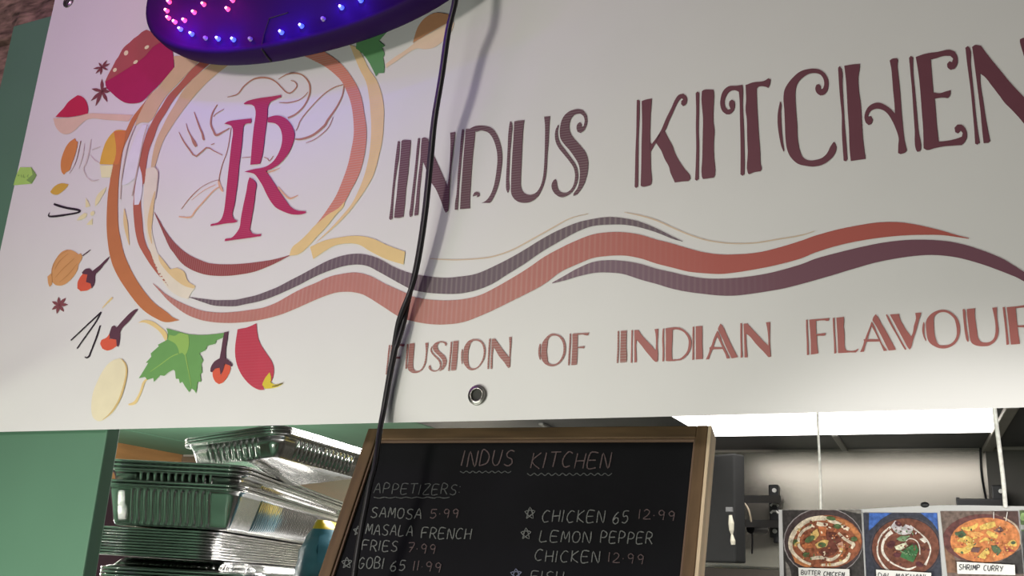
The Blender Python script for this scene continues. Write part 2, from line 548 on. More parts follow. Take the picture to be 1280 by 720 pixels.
# ---- tagline lettering
S = 10.28
B1 = (480, 410, S); B2 = (580, 400, S); B3 = (660, 400, S); B4 = (760, 395, S); B5 = (860, 390, S); B6 = (990, 385, S); B7 = (1090, 380, S); B8 = (1160, 375, S)
so = lambda p: smooth_outline(p, 3)
tag_left = [
    outl(Z(*B1, [(68,220),(80,222),(75,300),(62,420),(48,520),(38,600),(25,598),(32,540),(45,440),(55,330)]), 3),
    outl(Z(*B1, [(95,222),(150,218),(200,212),(272,205),(265,238),(235,238),(190,222),(142,240),(128,375),(165,375),(215,370),(212,398),(165,395),(126,400),(115,460),(100,585),(60,590),(75,440),(88,320)]), 3),
    outl(Z(*B1, [(300,205),(320,208),(312,320),(300,440),(298,520),(290,530),(278,520),(283,420),(290,300)]), 3),
    outl(Z(*B1, [(332,202),(398,196),(390,280),(382,380),(376,470),(385,530),(410,552),(445,550),(480,530),(510,480),(530,400),(540,300),(532,195),(572,188),(565,260),(552,360),(545,430),(520,500),(485,550),(440,575),(375,580),(335,560),(312,530),(315,430),(322,310)]), 3),
    outl(Z(*B1, [(612,240),(630,238),(615,265),(620,300),(660,350),(710,400),(735,440),(735,490),(715,530),(680,555),(640,562),(600,548),(572,515),(580,485),(600,478),(600,505),(620,535),(655,548),(690,535),(712,505),(715,460),(695,415),(650,370),(612,325),(598,285)]), 3),
    outl(Z(*B1, [(720,172),(760,172),(800,185),(810,210),(800,232),(785,225),(780,200),(750,188),(715,195),(692,220),(690,255),(710,295),(750,330),(785,365),(803,410),(800,460),(775,510),(740,545),(705,555),(735,515),(752,470),(750,420),(720,375),(675,330),(640,290),(630,255),(640,215),(675,185)]), 3),
    outl(Z(*B1, [(858,178),(875,176),(870,270),(855,400),(840,550),(820,552),(830,460),(845,330)]), 3),
    outl(Z(*B1, [(892,168),(957,164),(950,260),(942,340),(935,430),(920,540),(890,545),(856,545),(868,430),(880,300)]), 3),
    outl(Z(*B1, [(1000,270),(1012,280),(1005,350),(1003,460),(995,465),(988,400),(990,320)]), 3),
    [so(Z(*B2, [(140,243),(195,250),(240,285),(268,340),(272,410),(258,490),(220,560),(170,615),(110,642),(55,635),(20,600),(-10,550),(-14,470),(-5,380),(10,330),(50,275),(95,250)])), so(Z(*B2, [(140,265),(190,275),(228,310),(245,360),(248,420),(235,490),(200,560),(160,605),(110,618),(75,610),(55,570),(50,480),(55,400),(70,340),(85,300),(110,275)]))],
    outl(Z(*B2, [(320,240),(340,240),(332,350),(320,480),(312,625),(292,628),(300,500),(310,360)]), 3),
    outl(Z(*B2, [(355,240),(395,238),(440,300),(500,385),(555,455),(575,480),(578,400),(580,300),(575,218),(610,215),(605,300),(595,400),(590,500),(585,600),(565,615),(550,600),(510,540),(450,470),(410,400),(375,345),(365,420),(358,520),(355,622),(332,626),(335,520),(345,400),(352,300)]), 3),
    outl(Z(*B3, [(150,298),(156,310),(152,400),(155,500),(148,512),(132,460),(128,400),(135,340)]), 3),
    [so(Z(*B3, [(320,172),(370,180),(420,205),(460,255),(480,330),(478,410),(455,480),(410,545),(360,580),(290,592),(230,575),(185,530),(165,480),(166,400),(172,320),(195,265),(240,210),(280,180)])), so(Z(*B3, [(325,198),(375,205),(415,240),(440,290),(450,350),(445,420),(420,490),(375,545),(330,565),(280,560),(255,540),(245,480),(235,400),(245,320),(255,250),(285,212)]))],
    outl(Z(*B3, [(530,172),(545,172),(545,280),(535,440),(528,578),(508,580),(515,440),(525,290)]), 3),
    outl(Z(*B3, [(565,172),(640,166),(720,162),(778,158),(768,195),(745,195),(700,185),(635,188),(632,260),(630,345),(680,335),(720,330),(715,362),(680,360),(632,358),(628,450),(622,568),(590,575),(550,576),(558,440),(565,300)]), 3),
    outl(Z(*B4, [(118,190),(135,188),(135,300),(132,450),(125,598),(104,602),(112,450),(115,310)]), 3),
    outl(Z(*B4, [(160,185),(235,180),(232,280),(230,400),(236,500),(232,588),(150,596),(150,480),(155,330)]), 3),
]
tag_right = [
    outl(Z(*B4, [(295,178),(312,178),(308,300),(305,450),(305,595),(285,598),(290,450),(292,300)]), 3),
    outl(Z(*B4, [(332,178),(385,175),(430,245),(500,320),(560,385),(605,440),(610,350),(605,230),(592,165),(640,160),(635,260),(630,380),(636,480),(632,575),(615,588),(595,580),(540,520),(480,450),(420,370),(360,300),(355,380),(358,480),(362,590),(332,594),(332,450),(332,300)]), 3),
    outl(Z(*B4, [(698,158),(715,158),(712,280),(715,430),(714,575),(692,582),(695,430),(690,290)]), 3),
    [so(Z(*B4, [(733,155),(800,145),(870,140),(930,150),(990,190),(1040,245),(1065,310),(1065,380),(1045,450),(1000,515),(940,560),(880,570),(780,578),(738,575),(735,430),(738,290)])), so(Z(*B4, [(825,175),(870,168),(920,178),(970,205),(1010,255),(1030,310),(1028,380),(1010,450),(965,510),(915,545),(820,555),(815,430),(822,290)]))],
    outl(Z(*B5, [(55,185),(72,185),(72,300),(70,450),(72,610),(50,614),(52,450),(52,300)]), 3),
    outl(Z(*B5, [(95,180),(178,175),(180,260),(178,370),(182,480),(186,600),(95,606),(96,450),(94,300)]), 3),
    [so(Z(*B5, [(372,235),(392,265),(430,370),(470,460),(510,540),(535,592),(492,595),(475,540),(440,472),(310,478),(285,540),(262,604),(225,605),(255,540),(272,470),(268,458),(290,440),(320,350),(350,280)])), Z(*B5, [(370,310),(345,370),(320,445),(435,450),(400,370)])],
    outl(Z(*B5, [(412,146),(440,175),(490,280),(540,390),(590,490),(637,578),(600,586),(555,592),(520,520),(470,410),(420,300),(378,215),(395,175)]), 3),
    outl(Z(*B5, [(668,142),(690,140),(690,300),(692,450),(698,582),(672,586),(672,450),(668,300)]), 3),
    outl(Z(*B5, [(710,146),(760,144),(790,180),(850,245),(920,320),(980,385),(1030,430),(1028,330),(1015,210),(998,130),(1052,128),(1050,250),(1048,360),(1055,470),(1062,570),(1045,578),(1025,575),(980,520),(900,440),(840,370),(790,310),(742,275),(745,370),(752,480),(762,580),(722,582),(720,450),(715,300)]), 3),
    outl(Z(*B6, [(178,150),(198,150),(200,270),(210,430),(216,600),(190,605),(188,430),(180,280)]), 3),
    outl(Z(*B6, [(220,150),(300,142),(400,135),(480,128),(472,162),(450,166),(420,158),(308,165),(308,250),(312,335),(370,328),(432,320),(425,352),(400,356),(318,355),(320,430),(328,520),(338,582),(290,592),(240,598),(240,450),(232,300)]), 3),
    outl(Z(*B6, [(522,128),(545,124),(548,250),(558,420),(570,580),(542,586),(538,430),(528,280)]), 3),
    outl(Z(*B6, [(568,124),(666,114),(668,180),(662,240),(672,300),(675,400),(680,510),(700,545),(750,552),(810,545),(850,522),(856,535),(820,572),(750,572),(650,578),(592,580),(588,450),(580,300)]), 3),
    [so(Z(*B6, [(1022,175),(1040,200),(1080,290),(1120,380),(1165,470),(1225,550),(1178,555),(1160,510),(1125,432),(960,435),(940,490),(925,562),(875,568),(905,500),(925,430),(920,405),(940,400),(965,330),(1000,240)])), Z(*B6, [(1022,235),(1000,300),(970,402),(1110,402),(1070,320)])],
    outl(Z(*B7, [(45,132),(75,165),(120,250),(180,350),(240,460),(310,590),(260,597),(215,600),(170,510),(110,390),(50,280),(5,210),(15,175)]), 3),
    outl(Z(*B7, [(178,140),(192,135),(215,170),(250,240),(310,350),(370,460),(445,585),(425,592),(380,520),(320,410),(250,290),(200,195)]), 3),
    outl(Z(*B7, [(230,138),(290,132),(348,130),(360,190),(400,270),(450,350),(505,420),(525,370),(540,280),(565,190),(556,118),(635,114),(620,160),(595,240),(570,340),(530,460),(505,560),(485,590),(460,560),(400,450),(330,320),(270,210)]), 3),
    outl(Z(*B7, [(662,232),(672,245),(672,330),(680,420),(697,470),(692,482),(665,430),(645,350),(650,280)]), 3),
    [so(Z(*B7, [(890,78),(960,84),(1030,120),(1090,180),(1122,250),(1132,330),(1120,420),(1080,500),(1020,550),(940,575),(860,570),(800,545),(740,500),(715,450),(700,360),(692,260),(705,200),(740,150),(800,105)])), so(Z(*B7, [(900,108),(960,115),(1010,145),(1060,200),(1078,260),(1090,340),(1085,420),(1050,485),(990,525),(920,535),(870,530),(840,500),(815,440),(800,350),(795,250),(800,170),(830,135)]))],
    outl(Z(*B8, [(445,125),(465,120),(478,140),(485,250),(500,380),(522,520),(518,545),(500,530),(480,460),(465,350),(452,230)]), 3),
    outl(Z(*B8, [(498,122),(605,112),(602,200),(615,300),(630,400),(645,490),(680,540),(740,552),(800,540),(845,500),(865,430),(868,350),(855,240),(825,105),(885,100),(885,200),(895,300),(908,400),(895,480),(850,550),(790,590),(700,600),(620,590),(565,560),(545,520),(530,420),(515,300),(502,200)]), 3),
    outl(Z(*B8, [(958,98),(985,96),(995,170),(1010,300),(1025,430),(1042,575),(1008,584),(1000,470),(985,320),(970,200)]), 3),
    [so(Z(*B8, [(1010,98),(1120,90),(1200,78),(1280,75),(1350,110),(1390,180),(1380,260),(1330,320),(1280,345),(1330,420),(1400,500),(1440,560),(1400,580),(1330,480),(1250,358),(1150,355),(1165,470),(1182,570),(1120,576),(1065,578),(1050,440),(1030,260)])), so(Z(*B8, [(1125,115),(1200,106),(1280,105),(1325,140),(1345,200),(1330,260),(1290,310),(1230,330),(1148,330)]))],
]
for k in range(0, len(tag_left), 2):
    pr('tagline_letter', tag_left[k:k + 2], ink('ink_brick_pale', (150, 92, 82), (216, 210, 200), 'h', 0.42, 0.0024))
for k in range(0, len(tag_right), 2):
    pr('tagline_letter', tag_right[k:k + 2], ink('ink_brick', (150, 86, 76), (196, 186, 174)))

# ---- the waves
w1t = [(237,371.5),(257,374),(270,375.5),(282,375.5),(295,375),(307,372.5),(320,369.5),(332.5,365),(347.5,359),(362.5,351),(376,344),(389,337),(401,330.6),(414,324.5),(430,319.5),(446,317.5),(460,319),(475,324),(490,332.5),(502.5,338),(515,342),(531,345),(555,347.5),(575,346),(595,342.5),(615,334),(635,324),(655,312.5),(675,300),(695,289),(720,278.5),(740,273.7),(760,271),(780,272.5),(800,277),(820,285),(840,295),(853,301)]
w1b = [(237,372),(257,379),(267,382),(279,383),(295,383),(307,380.5),(320,378),(332.5,374.5),(347.5,368.7),(362.5,362),(376,355.6),(389,348.7),(401,343),(414,338),(430,333),(446,331),(460,333),(475,340.6),(490,349),(502.5,356),(515,362),(531,365.6),(555,367.5),(575,367),(595,363),(615,355),(635,342.5),(655,330),(675,316),(695,304),(720,290),(740,282.5),(760,280.5),(780,280.5),(800,284),(820,290),(840,298),(853,301.5)]
w2at = [(192,354.5),(199,360),(207.5,367.5),(220,375),(232.5,381),(245,386),(257.5,389.4),(276,391),(295,390),(314,387.5),(330,384.7),(345,379),(357.5,372),(370,365),(382.5,359),(395,354),(407.5,348),(421,344),(440,341),(452.5,342),(465,346),(480,354),(495,361),(509,367),(520,372),(540,375),(560,375.7),(580,374),(600,369),(620,359),(640,347.5),(660,335),(680,321),(700,310)]
w2ab = [(192,355),(201,365),(210,375),(220,383.7),(232.5,392.5),(245,398),(257.5,401.5),(276,403.7),(295,403.7),(314,402),(330,399.2),(350,394),(368,387),(386,379),(395,375),(407.5,370),(421,366),(434,365),(445,366),(457.5,370),(480,384),(500,396.5),(520,402.5),(540,405.5),(560,405.5),(580,402.5),(600,395),(620,386),(640,376),(660,366),(680,355),(700,340)]
w2bt = [(700,310),(720,300.5),(740,293),(760,290),(780,290),(800,293),(820,299),(840,304),(860,310),(880,315),(900,317.5),(920,317.5),(945,315.5),(970,310),(1000,301),(1020,294),(1050,286),(1080,280.5),(1100,278),(1125,278),(1150,282),(1175,288),(1195,294),(1211,298)]
w2bb = [(700,340),(720,330.5),(740,322.5),(760,319.5),(780,319),(800,322.5),(820,329),(840,334),(860,339),(880,341),(900,342),(920,340),(945,336),(970,331),(1000,323),(1020,315),(1050,306),(1080,300),(1110,296),(1140,294),(1175,294),(1195,296.5),(1211,299)]
w3t = [(690,353),(705,344.5),(720,336),(740,327.5),(760,325),(780,326),(800,329.5),(820,335.5),(840,340),(860,344.5),(880,347.5),(900,348),(920,347),(945,344),(970,339),(1000,330.5),(1020,323),(1050,315),(1080,308),(1110,302.5),(1140,300),(1175,301),(1200,305),(1225,312.5),(1250,322.5),(1265,331),(1282,342),(1302,356)]
w3b = [(690,354),(705,350.5),(725,344.5),(745,340.5),(765,340.5),(780,342.5),(800,349),(820,354.5),(840,360.5),(860,364.5),(880,367),(900,369),(920,369),(945,366),(970,362),(985,359),(1010,352.5),(1040,344),(1070,335),(1100,327),(1135,321),(1165,319),(1195,322),(1225,330),(1250,339),(1270,347),(1282,353),(1302,357)]
i_w1 = ink('ink_wave_grey', (104, 86, 90), (218, 212, 204), 'v', 0.20, 0.0052)
i_w2 = ink('ink_wave_rust', (180, 117, 104), (218, 212, 204), 'v', 0.24, 0.0050, ((156, 76, 64), (198, 189, 178), at(600, 380).x, at(900, 330).x))
i_w3 = ink('ink_wave_plum', (112, 86, 92), (206, 198, 188), 'v', 0.18, 0.0050, ((100, 62, 68), (192, 182, 172), at(760, 330).x, at(980, 340).x))
pr('printed_wave', [band(w1t, w1b)], i_w1, label='thin grey-brown wave')
pr('printed_wave', [band(w2at + w2bt[1:], w2ab + w2bb[1:])], i_w2, label='wide rust red wave, rosier on the left')
pr('printed_wave', [band(w3t, w3b)], i_w3, label='dark plum wave')
pr('printed_wave', [rib([(538,323.5,.8),(565,325,1.4),(590,324,1.5),(615,321,1.5),(640,312.5,1.5),(665,299,1.5),(690,285,1.5),(712,273,1),(735,267,.6)]),
                    rib([(780,265,.6),(800,269,1.6),(820,275,1.8),(840,284,1.8),(860,292.5,1.6),(880,299,1.5),(900,302.5,1.4),(920,304,1.4),(945,303,1.4),(970,299,1.4),(1000,294,1.2),(1018,288.5,.6)])],
   ink('ink_line_tan', (196, 168, 138), (206, 198, 186)), label='hair-thin tan wave line')

# ---- ring of the logo
i_orange = ink('ink_ring_orange', (184, 112, 70))
i_tan = ink('ink_ring_tan', (190, 156, 126), (200, 190, 195))
i_red = ink('ink_ring_red', (166, 90, 74), (205, 195, 196))
i_beige = ink('ink_ring_beige', (219, 204, 180))
i_amber = ink('ink_ring_amber', (224, 190, 130), (218, 212, 206))
i_white = ink('ink_white', (216, 208, 208))
pr('printed_ring', [
    outl([(191,117),(180,131),(166,149),(159,164),(150,182),(146,198),(142.5,207.5),(140,220),(138.5,232),(137,240),(135.6,257.5),(135,270),(135,285),(136,300),(138,315),(142.5,332.5),(151,350),(161,365),(172.5,380),(182.5,390),(195,398),(207.5,403),(225,400.5),(217,397),(210,391),(195,380),(182.5,366),(171,349),(162.5,332.5),(156,316),(152.5,300),(150,287.5),(149,270),(149,251),(150,227.5),(152.5,205),(156,186),(162.5,171),(170,154),(177.5,140),(184,126),(192,116.5)], 4, 60)], i_orange, 1, 'orange outer arc of the ring on the left')
pr('printed_ring', [
    outl([(245,70),(218,71),(220,84),(210,95),(200,109),(191,117.5),(184,127.5),(173,149),(170,158),(178,154),(187,154),(192.5,149),(200,135),(210,120),(225,104),(242.5,85),(256,72)]),
    outl([(272,74),(261,84),(246,96),(230,114),(220,131),(211,146),(206,156),(197.5,174),(192.5,192.5),(190,210),(195,210),(200,192.5),(206,176),(216,159),(229,140),(237.5,129),(250,114),(265,99),(282.5,85),(296,74)])], i_tan, 1, 'tan bands of the ring')
pr('printed_ring', [
    outl([(275,64),(260,72),(244,84),(225,106),(211,121),(202.5,135),(199,140),(190,156),(182.5,174),(177.5,194),(175,211),(172,227),(170,232),(169,245),(168,257.5),(169,276),(171,292.5),(175,307.5),(179,315),(187.5,329),(197.5,342.5),(205,351),(212,359),(209,354),(201,341),(195,330),(189,316),(185,309),(181,295),(179,274),(177.5,255),(180,232),(182,229),(184,210),(187.5,190),(194,172.5),(200,156),(210,140),(215,131),(225,117.5),(242.5,99),(259,84),(280,68)], 4, 60)], i_red, 1, 'red brown band of the ring on the left')
pr('printed_ring', [
    outl([(176,208),(179,220),(179.5,238),(177.5,250),(175,256.5),(169.5,257),(170,240),(173,222)]),
    outl([(180,157),(172,170),(164,190),(158,210),(154,232),(158,232),(165,228),(171,222),(176,200),(182,176),(188,157)])], i_white, 2, 'white gleams in the ring')
pr('printed_ring', [
    outl([(184,212),(194,208),(199,216),(198,230),(196,245),(193,262),(191,285),(194,303),(201,323),(213,338),(225,350),(245,360),(240,366),(236,374),(225,371),(212,362),(203,350),(196,335),(190,318),(186,300),(183,280),(181,255),(182,232)])], i_beige, 1, 'pale beige inner band of the ring')
pr('printed_ring', [
    outl([(199,318),(207,328),(214,337),(222,335),(231,340),(236,352),(245,358),(243,361),(232,358),(220,350),(208,338),(200,326)]),
    rib([(195,240,1),(192,255,4),(189,275,6),(188.5,290,4),(191,305,1)]), rib([(157,262,1),(158.5,278,5),(160,290,4),(163,307,.8)])], ink('ink_ring_honey', (216, 184, 132)), 2, 'honey coloured patches of the ring')
pr('printed_ring', [rib([(186,157,1.2),(181,175,1.6),(176,200,1.5),(171,226,1.6),(167,246,1.2)]), rib([(171,158,1),(163,178,1.2),(158,200,1.2),(154,225,1.2),(152.5,250,1)]),
                    rib([(194,209,1.2),(199,216,1.6),(198,232,1.4),(195.5,250,1)])], ink('ink_ring_line', (188, 165, 150)), 3, 'fine grey-tan lines of the ring')
pr('printed_ring', [band([(194,265.5),(200,275),(206,286),(215,299),(225,309.5),(237.5,319),(255,327),(267.5,330),(290,330.6),(308,329.4),(320,328),(340,325),(357.5,320.6),(363,318.5)], [(194,266.5),(199,278),(205,292),(212.5,309),(217.5,316),(227.5,329),(240,337.5),(255,343),(271,345),(290,344.6),(314,341),(330,335.6),(345,329),(363,319.5)])],
   ink('ink_crescent', (146, 72, 68), (216, 208, 204), 'v', 0.16, 0.0030), 1, 'dark red crescent under the monogram')
pr('printed_ring', [outl([(385,60),(380,70),(392.5,76),(405,82.5),(417.5,92),(427.5,102.5),(434,116),(439,131),(442,155),(442,170),(439,187.5),(435,206),(427.5,227.5),(420,245),(410,261),(400,275),(388,289),(396,295),(408,281),(415,273),(424,262),(431,253),(440,236),(444,229),(451,212.5),(455.6,194),(458,176),(458,159),(455,140),(452.5,125),(447.5,110),(440,97),(430,83.5),(417.5,72.5),(402,63),(392,58)])],
   ink('ink_ring_salmon', (194, 116, 98), (206, 197, 197), 'h', 0.40, 0.0028), 1, 'salmon red band of the ring on the right')
pr('printed_ring', [outl([(437,56),(450,87.5),(457.5,102.5),(461,120),(463,140),(464,159),(463,181),(460.6,199),(455,221),(447.5,240),(439,256),(427.5,270),(415,284),(402,296.5),(394,304.5),(407.5,293.5),(422.5,280),(436,266),(447.5,251),(459,234),(467,219),(474,194),(478,175),(479.5,155),(480,140),(479,127.5),(476,114),(470,99),(461,86),(453,70),(445,59)])],
   ink('ink_ring_gold', (212, 176, 132), (206, 197, 197), 'h', 0.12, 0.0028), 1, 'gold outer band of the ring on the right')
pr('printed_ring', [outl([(392,284),(400,277),(411,268),(424,260),(431,252),(430,258),(421,268),(407.5,285),(395,298),(386,308),(374,318),(362,320),(366,309),(374,302.5),(386,291)]),
                    outl([(388,309),(406,301),(422.5,297.5),(446,295),(465,298),(485,307),(507,315),(505,331),(496,328.5),(482.5,324),(462.5,314),(449,306),(437.5,304.5),(420,307),(407,314),(398,320),(392,324),(390,316)])],
   i_amber, 2, 'amber tail sweeping out of the ring')

# ---- monogram
M1 = (210, 80, 8.0); M2 = (210, 150, 8.0); M3 = (210, 220, 8.0); M0 = (280, 60, 8.0); M4 = (310, 130, 8.0); M5 = (340, 220, 8.0); RA = (120, 140, 8.0); RB = (120, 220, 8.0)
pr('printed_monogram', [
    outl(Z(*M1, [(765,398),(800,376),(900,350),(1030,330),(1135,312),(1136,333),(1080,358),(1030,385),(1005,430),(998,520),(985,630),(968,760),(950,900),(925,1000),(828,1012),(838,900),(850,760),(866,620),(882,480),(870,430),(840,410),(770,408)])),
    outl(Z(*M3, [(820,15),(860,40),(888,85),(880,150),(862,300),(840,430),(822,540),(850,575),(890,585),(938,582),(930,605),(860,615),(770,628),(680,640),(570,655),(580,630),(640,620),(690,570),(720,520),(735,420),(760,290),(790,150),(805,60)])),
    outl(Z(*M2, [(570,42),(610,20),(700,5),(840,-12),(836,35),(790,40),(765,60),(755,120),(745,240),(730,360),(715,480),(705,600),(690,710),(670,850),(650,955),(665,990),(700,1010),(690,1022),(600,1035),(430,1065),(435,1045),(500,1030),(535,1000),(560,940),(580,810),(595,660),(605,560),(620,430),(640,250),(655,100),(640,62),(610,50)])),
    outl(Z(*M2, [(1000,-20),(1080,-42),(1150,-30),(1200,5),(1240,60),(1265,120),(1268,160),(1250,240),(1210,330),(1150,410),(1080,470),(985,515),(1030,580),(1080,655),(1130,735),(1180,805),(1230,870),(1290,905),(1380,915),(1382,932),(1340,945),(1240,945),(1140,910),(1085,880),(1040,830),(990,745),(950,660),(910,595),(870,545),(830,530),(770,520),(860,495),(950,480),(1000,460),(1060,410),(1100,350),(1130,280),(1145,200),(1140,130),(1115,70),(1070,35),(1000,25)]))],
   ink('ink_crimson', (166, 38, 78), (206, 198, 198), 'h', 0.13, 0.0022), 3, 'crimson serif monogram letters')
pr('printed_chef_outline', [
    rib(Z(*M0, [(40,495,5),(140,465,11),(200,390,12),(280,325,12),(360,300,16),(450,305,16),(520,340,13),(570,390,12),(620,440,12),(660,452,12),(700,425,12),(730,380,12),(710,340,10),(670,325,6)])),
    rib(Z(*M0, [(545,315,5),(620,270,11),(700,252,14),(780,270,13),(840,330,16),(860,400,17),(850,480,15),(800,580,14),(720,660,16),(640,700,18)])),
    rib(Z(*M0, [(550,545,5),(640,548,10),(740,525,9),(800,485,8),(840,440,6)])),
    rib(Z(*M0, [(1195,365,8),(1100,395,9),(1000,460,10),(880,580,9),(770,715,9),(740,790,8),(718,830,5)])),
    rib(Z(*M0, [(1200,370,12),(1180,480,13),(1120,600,16),(1040,715,20),(1000,780,22),(890,870,22),(780,910,20),(710,912,12)])),
    rib(Z(*M4, [(850,130,5),(800,240,8),(680,345,8),(580,390,5)])),
    rib(Z(*M1, [(270,485,7),(300,570,14),(325,640,16),(350,700,18),(362,750,22),(370,765,14)])),
    rib(Z(*RA, [(910,120,4),(930,190,10),(960,250,14),(990,310,34),(1012,350,26)])),
    rib(Z(*RA, [(838,205,5),(880,290,12),(950,390,14),(1010,448,16),(1110,360,14),(1180,390,9),(1270,435,8)], ), 2),
    rib(Z(*M1, [(500,410,8),(450,500,14),(435,600,17),(460,670,19),(490,715,24),(560,680,14),(620,645,10)])),
    rib(Z(*M1, [(565,455,5),(490,500,8),(462,530,8)])),
    rib(Z(*M2, [(636,80,6),(600,300,7),(550,440,7),(520,560,8),(515,620,7)])),
    rib(Z(*M2, [(436,252,6),(470,238,8)])),
    rib(Z(*RB, [(860,335,6),(940,230,8),(1040,130,6),(1140,70,5),(1230,40,4)])),
    rib(Z(*M2, [(740,380,5),(830,372,6)])), rib(Z(*M2, [(960,372,6),(1000,390,9),(1015,412,8),(1055,360,8)]), 2)],
   ink('ink_outline_brown', (163, 112, 92), (204, 196, 196)), 1, 'thin brown line drawing of hat, fork and spoon')
i_peach = ink('ink_outline_peach', (214, 164, 128))
pr('printed_sleeve', [rib(Z(*RB, [(835,410,10),(950,415,16),(1000,350,15),(1080,260,14),(1180,150,13),(1240,110,10)]), 3), rib(Z(*RB, [(960,245,4),(1080,150,6),(1200,90,6)])), rib(Z(*RB, [(1232,45,18),(1240,90,26),(1262,140,24),(1275,160,8)]))], i_peach, 1, 'peach strokes of the chef drawing')
pr('printed_coat_tail', [rib(Z(*M5, [(60,110,18),(120,180,18),(180,225,20),(260,195,7)])), rib(Z(*M4, [(175,690,8),(250,670,14),(320,640,6)]))], i_peach, 1)

# ---- spices round the ring
G1 = (60, 60, 8.0); G2 = (60, 130, 8.0); G3 = (10, 200, 8.0); G4 = (40, 300, 8.0); G5 = (60, 370, 8.0); G6 = (100, 440, 8.0); G7 = (170, 400, 8.0); G8 = (230, 400, 8.0); G9 = (440, 10, 8.0); G0 = (130, 60, 8.0)
LP = (182, 168, 184)
pr('printed_bowl', [outl([(132.5,103),(134,110),(140,116),(149,124),(157.5,129),(167.5,130.3),(176,129),(180,127),(190,117),(200,107.5),(210,96),(219,85),(218,71),(214,50),(190,46),(165,62),(140,92)])], ink('ink_bowl_maroon', (140, 30, 72), LP), 2, 'dark maroon bowl')
pr('printed_bowl_rim', [outl([(132.5,103),(137,93),(141,86),(144,80),(146,76),(149,72),(152,66),(155,61),(159,57),(163,54),(168,49),(174,45),(178,41),(184,38),(200,45),(205,52),(192,60),(184,70),(171,80),(155,90),(142,98)], 2)], ink('ink_bowl_brown', (140, 66, 72), LP), 3, 'brown crumbly bowl rim')


def ell(cx, cy, rx, ry, a=0, n=18):
    ca, sa = math.cos(math.radians(a)), math.sin(math.radians(a))
    return [[(cx + rx * math.cos(t) * ca - ry * math.sin(t) * sa, cy + rx * math.cos(t) * sa + ry * math.sin(t) * ca) for t in [2 * math.pi * k / n for k in range(n)]]]


pr('printed_seeds', [ell(159, 67, 3.4, 2.6, -60), ell(171, 78.5, 3.2, 2.0, -35), ell(145, 88.3, 2.8, 2.2, -50), ell(185, 60, 3.2, 2, -35)], ink('ink_seed', (222, 170, 150), LP), 4, 'pale seeds')


def petals(cx, cy, tips, w):
    out = []
    for tx, ty in tips:
        out.append(rib([(cx, cy, w * .4), (cx + (tx - cx) * .5, cy + (ty - cy) * .5, w), (cx + (tx - cx) * .8, cy + (ty - cy) * .8, w * .55), (tx, ty, .3)], 3))
    return out


st1 = petals(128.2, 84.5, Z(*G1, [(595,125),(625,160),(605,222),(530,270),(482,258),(458,210),(512,150)]), 2.8)
st2 = petals(128.5, 114.5, Z(*G1, [(545,315),(628,440),(603,545),(485,582),(438,532),(443,412),(595,400)]), 4.2)
st3 = petals(75.6, 381.8, Z(*G5, [(120,15),(192,25),(212,90),(172,162),(102,182),(55,140),(55,60)]), 4.0)
pr('printed_star_anise', st1, ink('ink_anise', (104, 52, 62), LP), 1, 'small star anise')
pr('printed_star_anise', st2, ink('ink_anise', (104, 52, 62), LP), 1, 'larger star anise')
pr('printed_star_anise', st3, ink('ink_anise_red', (128, 72, 74)), 1, 'reddish star anise')
pr('printed_spoon', [outl([(67,148),(71,160),(79,167.5),(87,167.8),(95,163),(102,156),(112,149.3),(135,150.6),(162,152.5),(167.5,144.5),(135,143),(111,142.5),(98,146),(80,148)])], ink('ink_spoon', (196, 160, 146), (196, 184, 190)), 1, 'tan spoon holding red powder')
pr('printed_powder', [outl([(70,146.5),(75,141),(80,136),(86,128),(94,122),(98,119.5),(103,121),(108,126),(110.5,132),(111.3,137),(111,142.5),(100,145),(85,147)])], ink('ink_powder', (170, 38, 68), (196, 184, 190)), 2, 'crimson powder')
pr('printed_spoon', [outl(Z(*G9, [(335,560),(420,495),(520,430),(605,365),(625,345),(760,265),(900,185),(1010,115),(1018,160),(980,260),(900,340),(820,395),(730,412),(650,405),(560,450),(460,520),(340,600)]))], ink('ink_spoon_far', (196, 156, 142), (182, 168, 174)), 1, 'tan spoon holding brown powder')
pr('printed_powder', [outl(Z(*G9, [(610,350),(630,270),(665,180),(730,100),(800,60),(850,48),(920,55),(990,75),(1012,100),(1005,118),(900,180),(760,260)]))], ink('ink_powder_brown', (166, 112, 86), (182, 168, 174)), 2, 'brown powder')
i_leaf = ink('ink_leaf', (106, 148, 84))
pr('printed_leaf', [outl(Z(*G9, [(40,405),(110,460),(180,560),(240,685),(265,650),(320,650),(325,590),(310,490),(325,470),(320,440),(300,400),(330,380),(270,330),(360,230),(345,212),(380,200),(200,120),(50,250)]), 2, 25)], ink('ink_leaf_dark', (78, 112, 76), (182, 168, 174)), 2, 'dark green leaf behind the ring')
pr('printed_leaf', [outl(Z(*G7, [(310,85),(440,120),(540,145),(720,150),(890,130),(875,180),(810,205),(800,240),(720,260),(700,305),(640,335),(660,370),(680,410),(660,440),(670,525),(650,545),(660,620),(625,620),(608,736),(590,705),(560,685),(540,725),(500,670),(470,620),(445,635),(435,590),(405,590),(395,510),(380,500),(340,520),(290,560),(250,555),(185,620),(180,580),(120,600),(95,570),(35,585),(70,530),(130,430),(105,430),(160,370),(155,335),(235,265),(225,250),(320,200),(325,130)]), 2, 25)], i_leaf, 2, 'bright green serrated leaf')
pr('printed_leaf_vein', [outl(Z(*G7, [(440,135),(530,150),(540,230),(520,320),(500,360),(470,330),(440,340),(430,290),(400,240),(330,200),(340,150),(400,160)])), rib(Z(*G7, [(430,340,10),(360,370,9),(250,450,8),(150,520,4)])), rib(Z(*G7, [(500,350,10),(520,450,9),(550,600,6),(560,670,3)]))], ink('ink_leaf_vein', (142, 172, 88)), 3, 'yellow-green leaf veins')
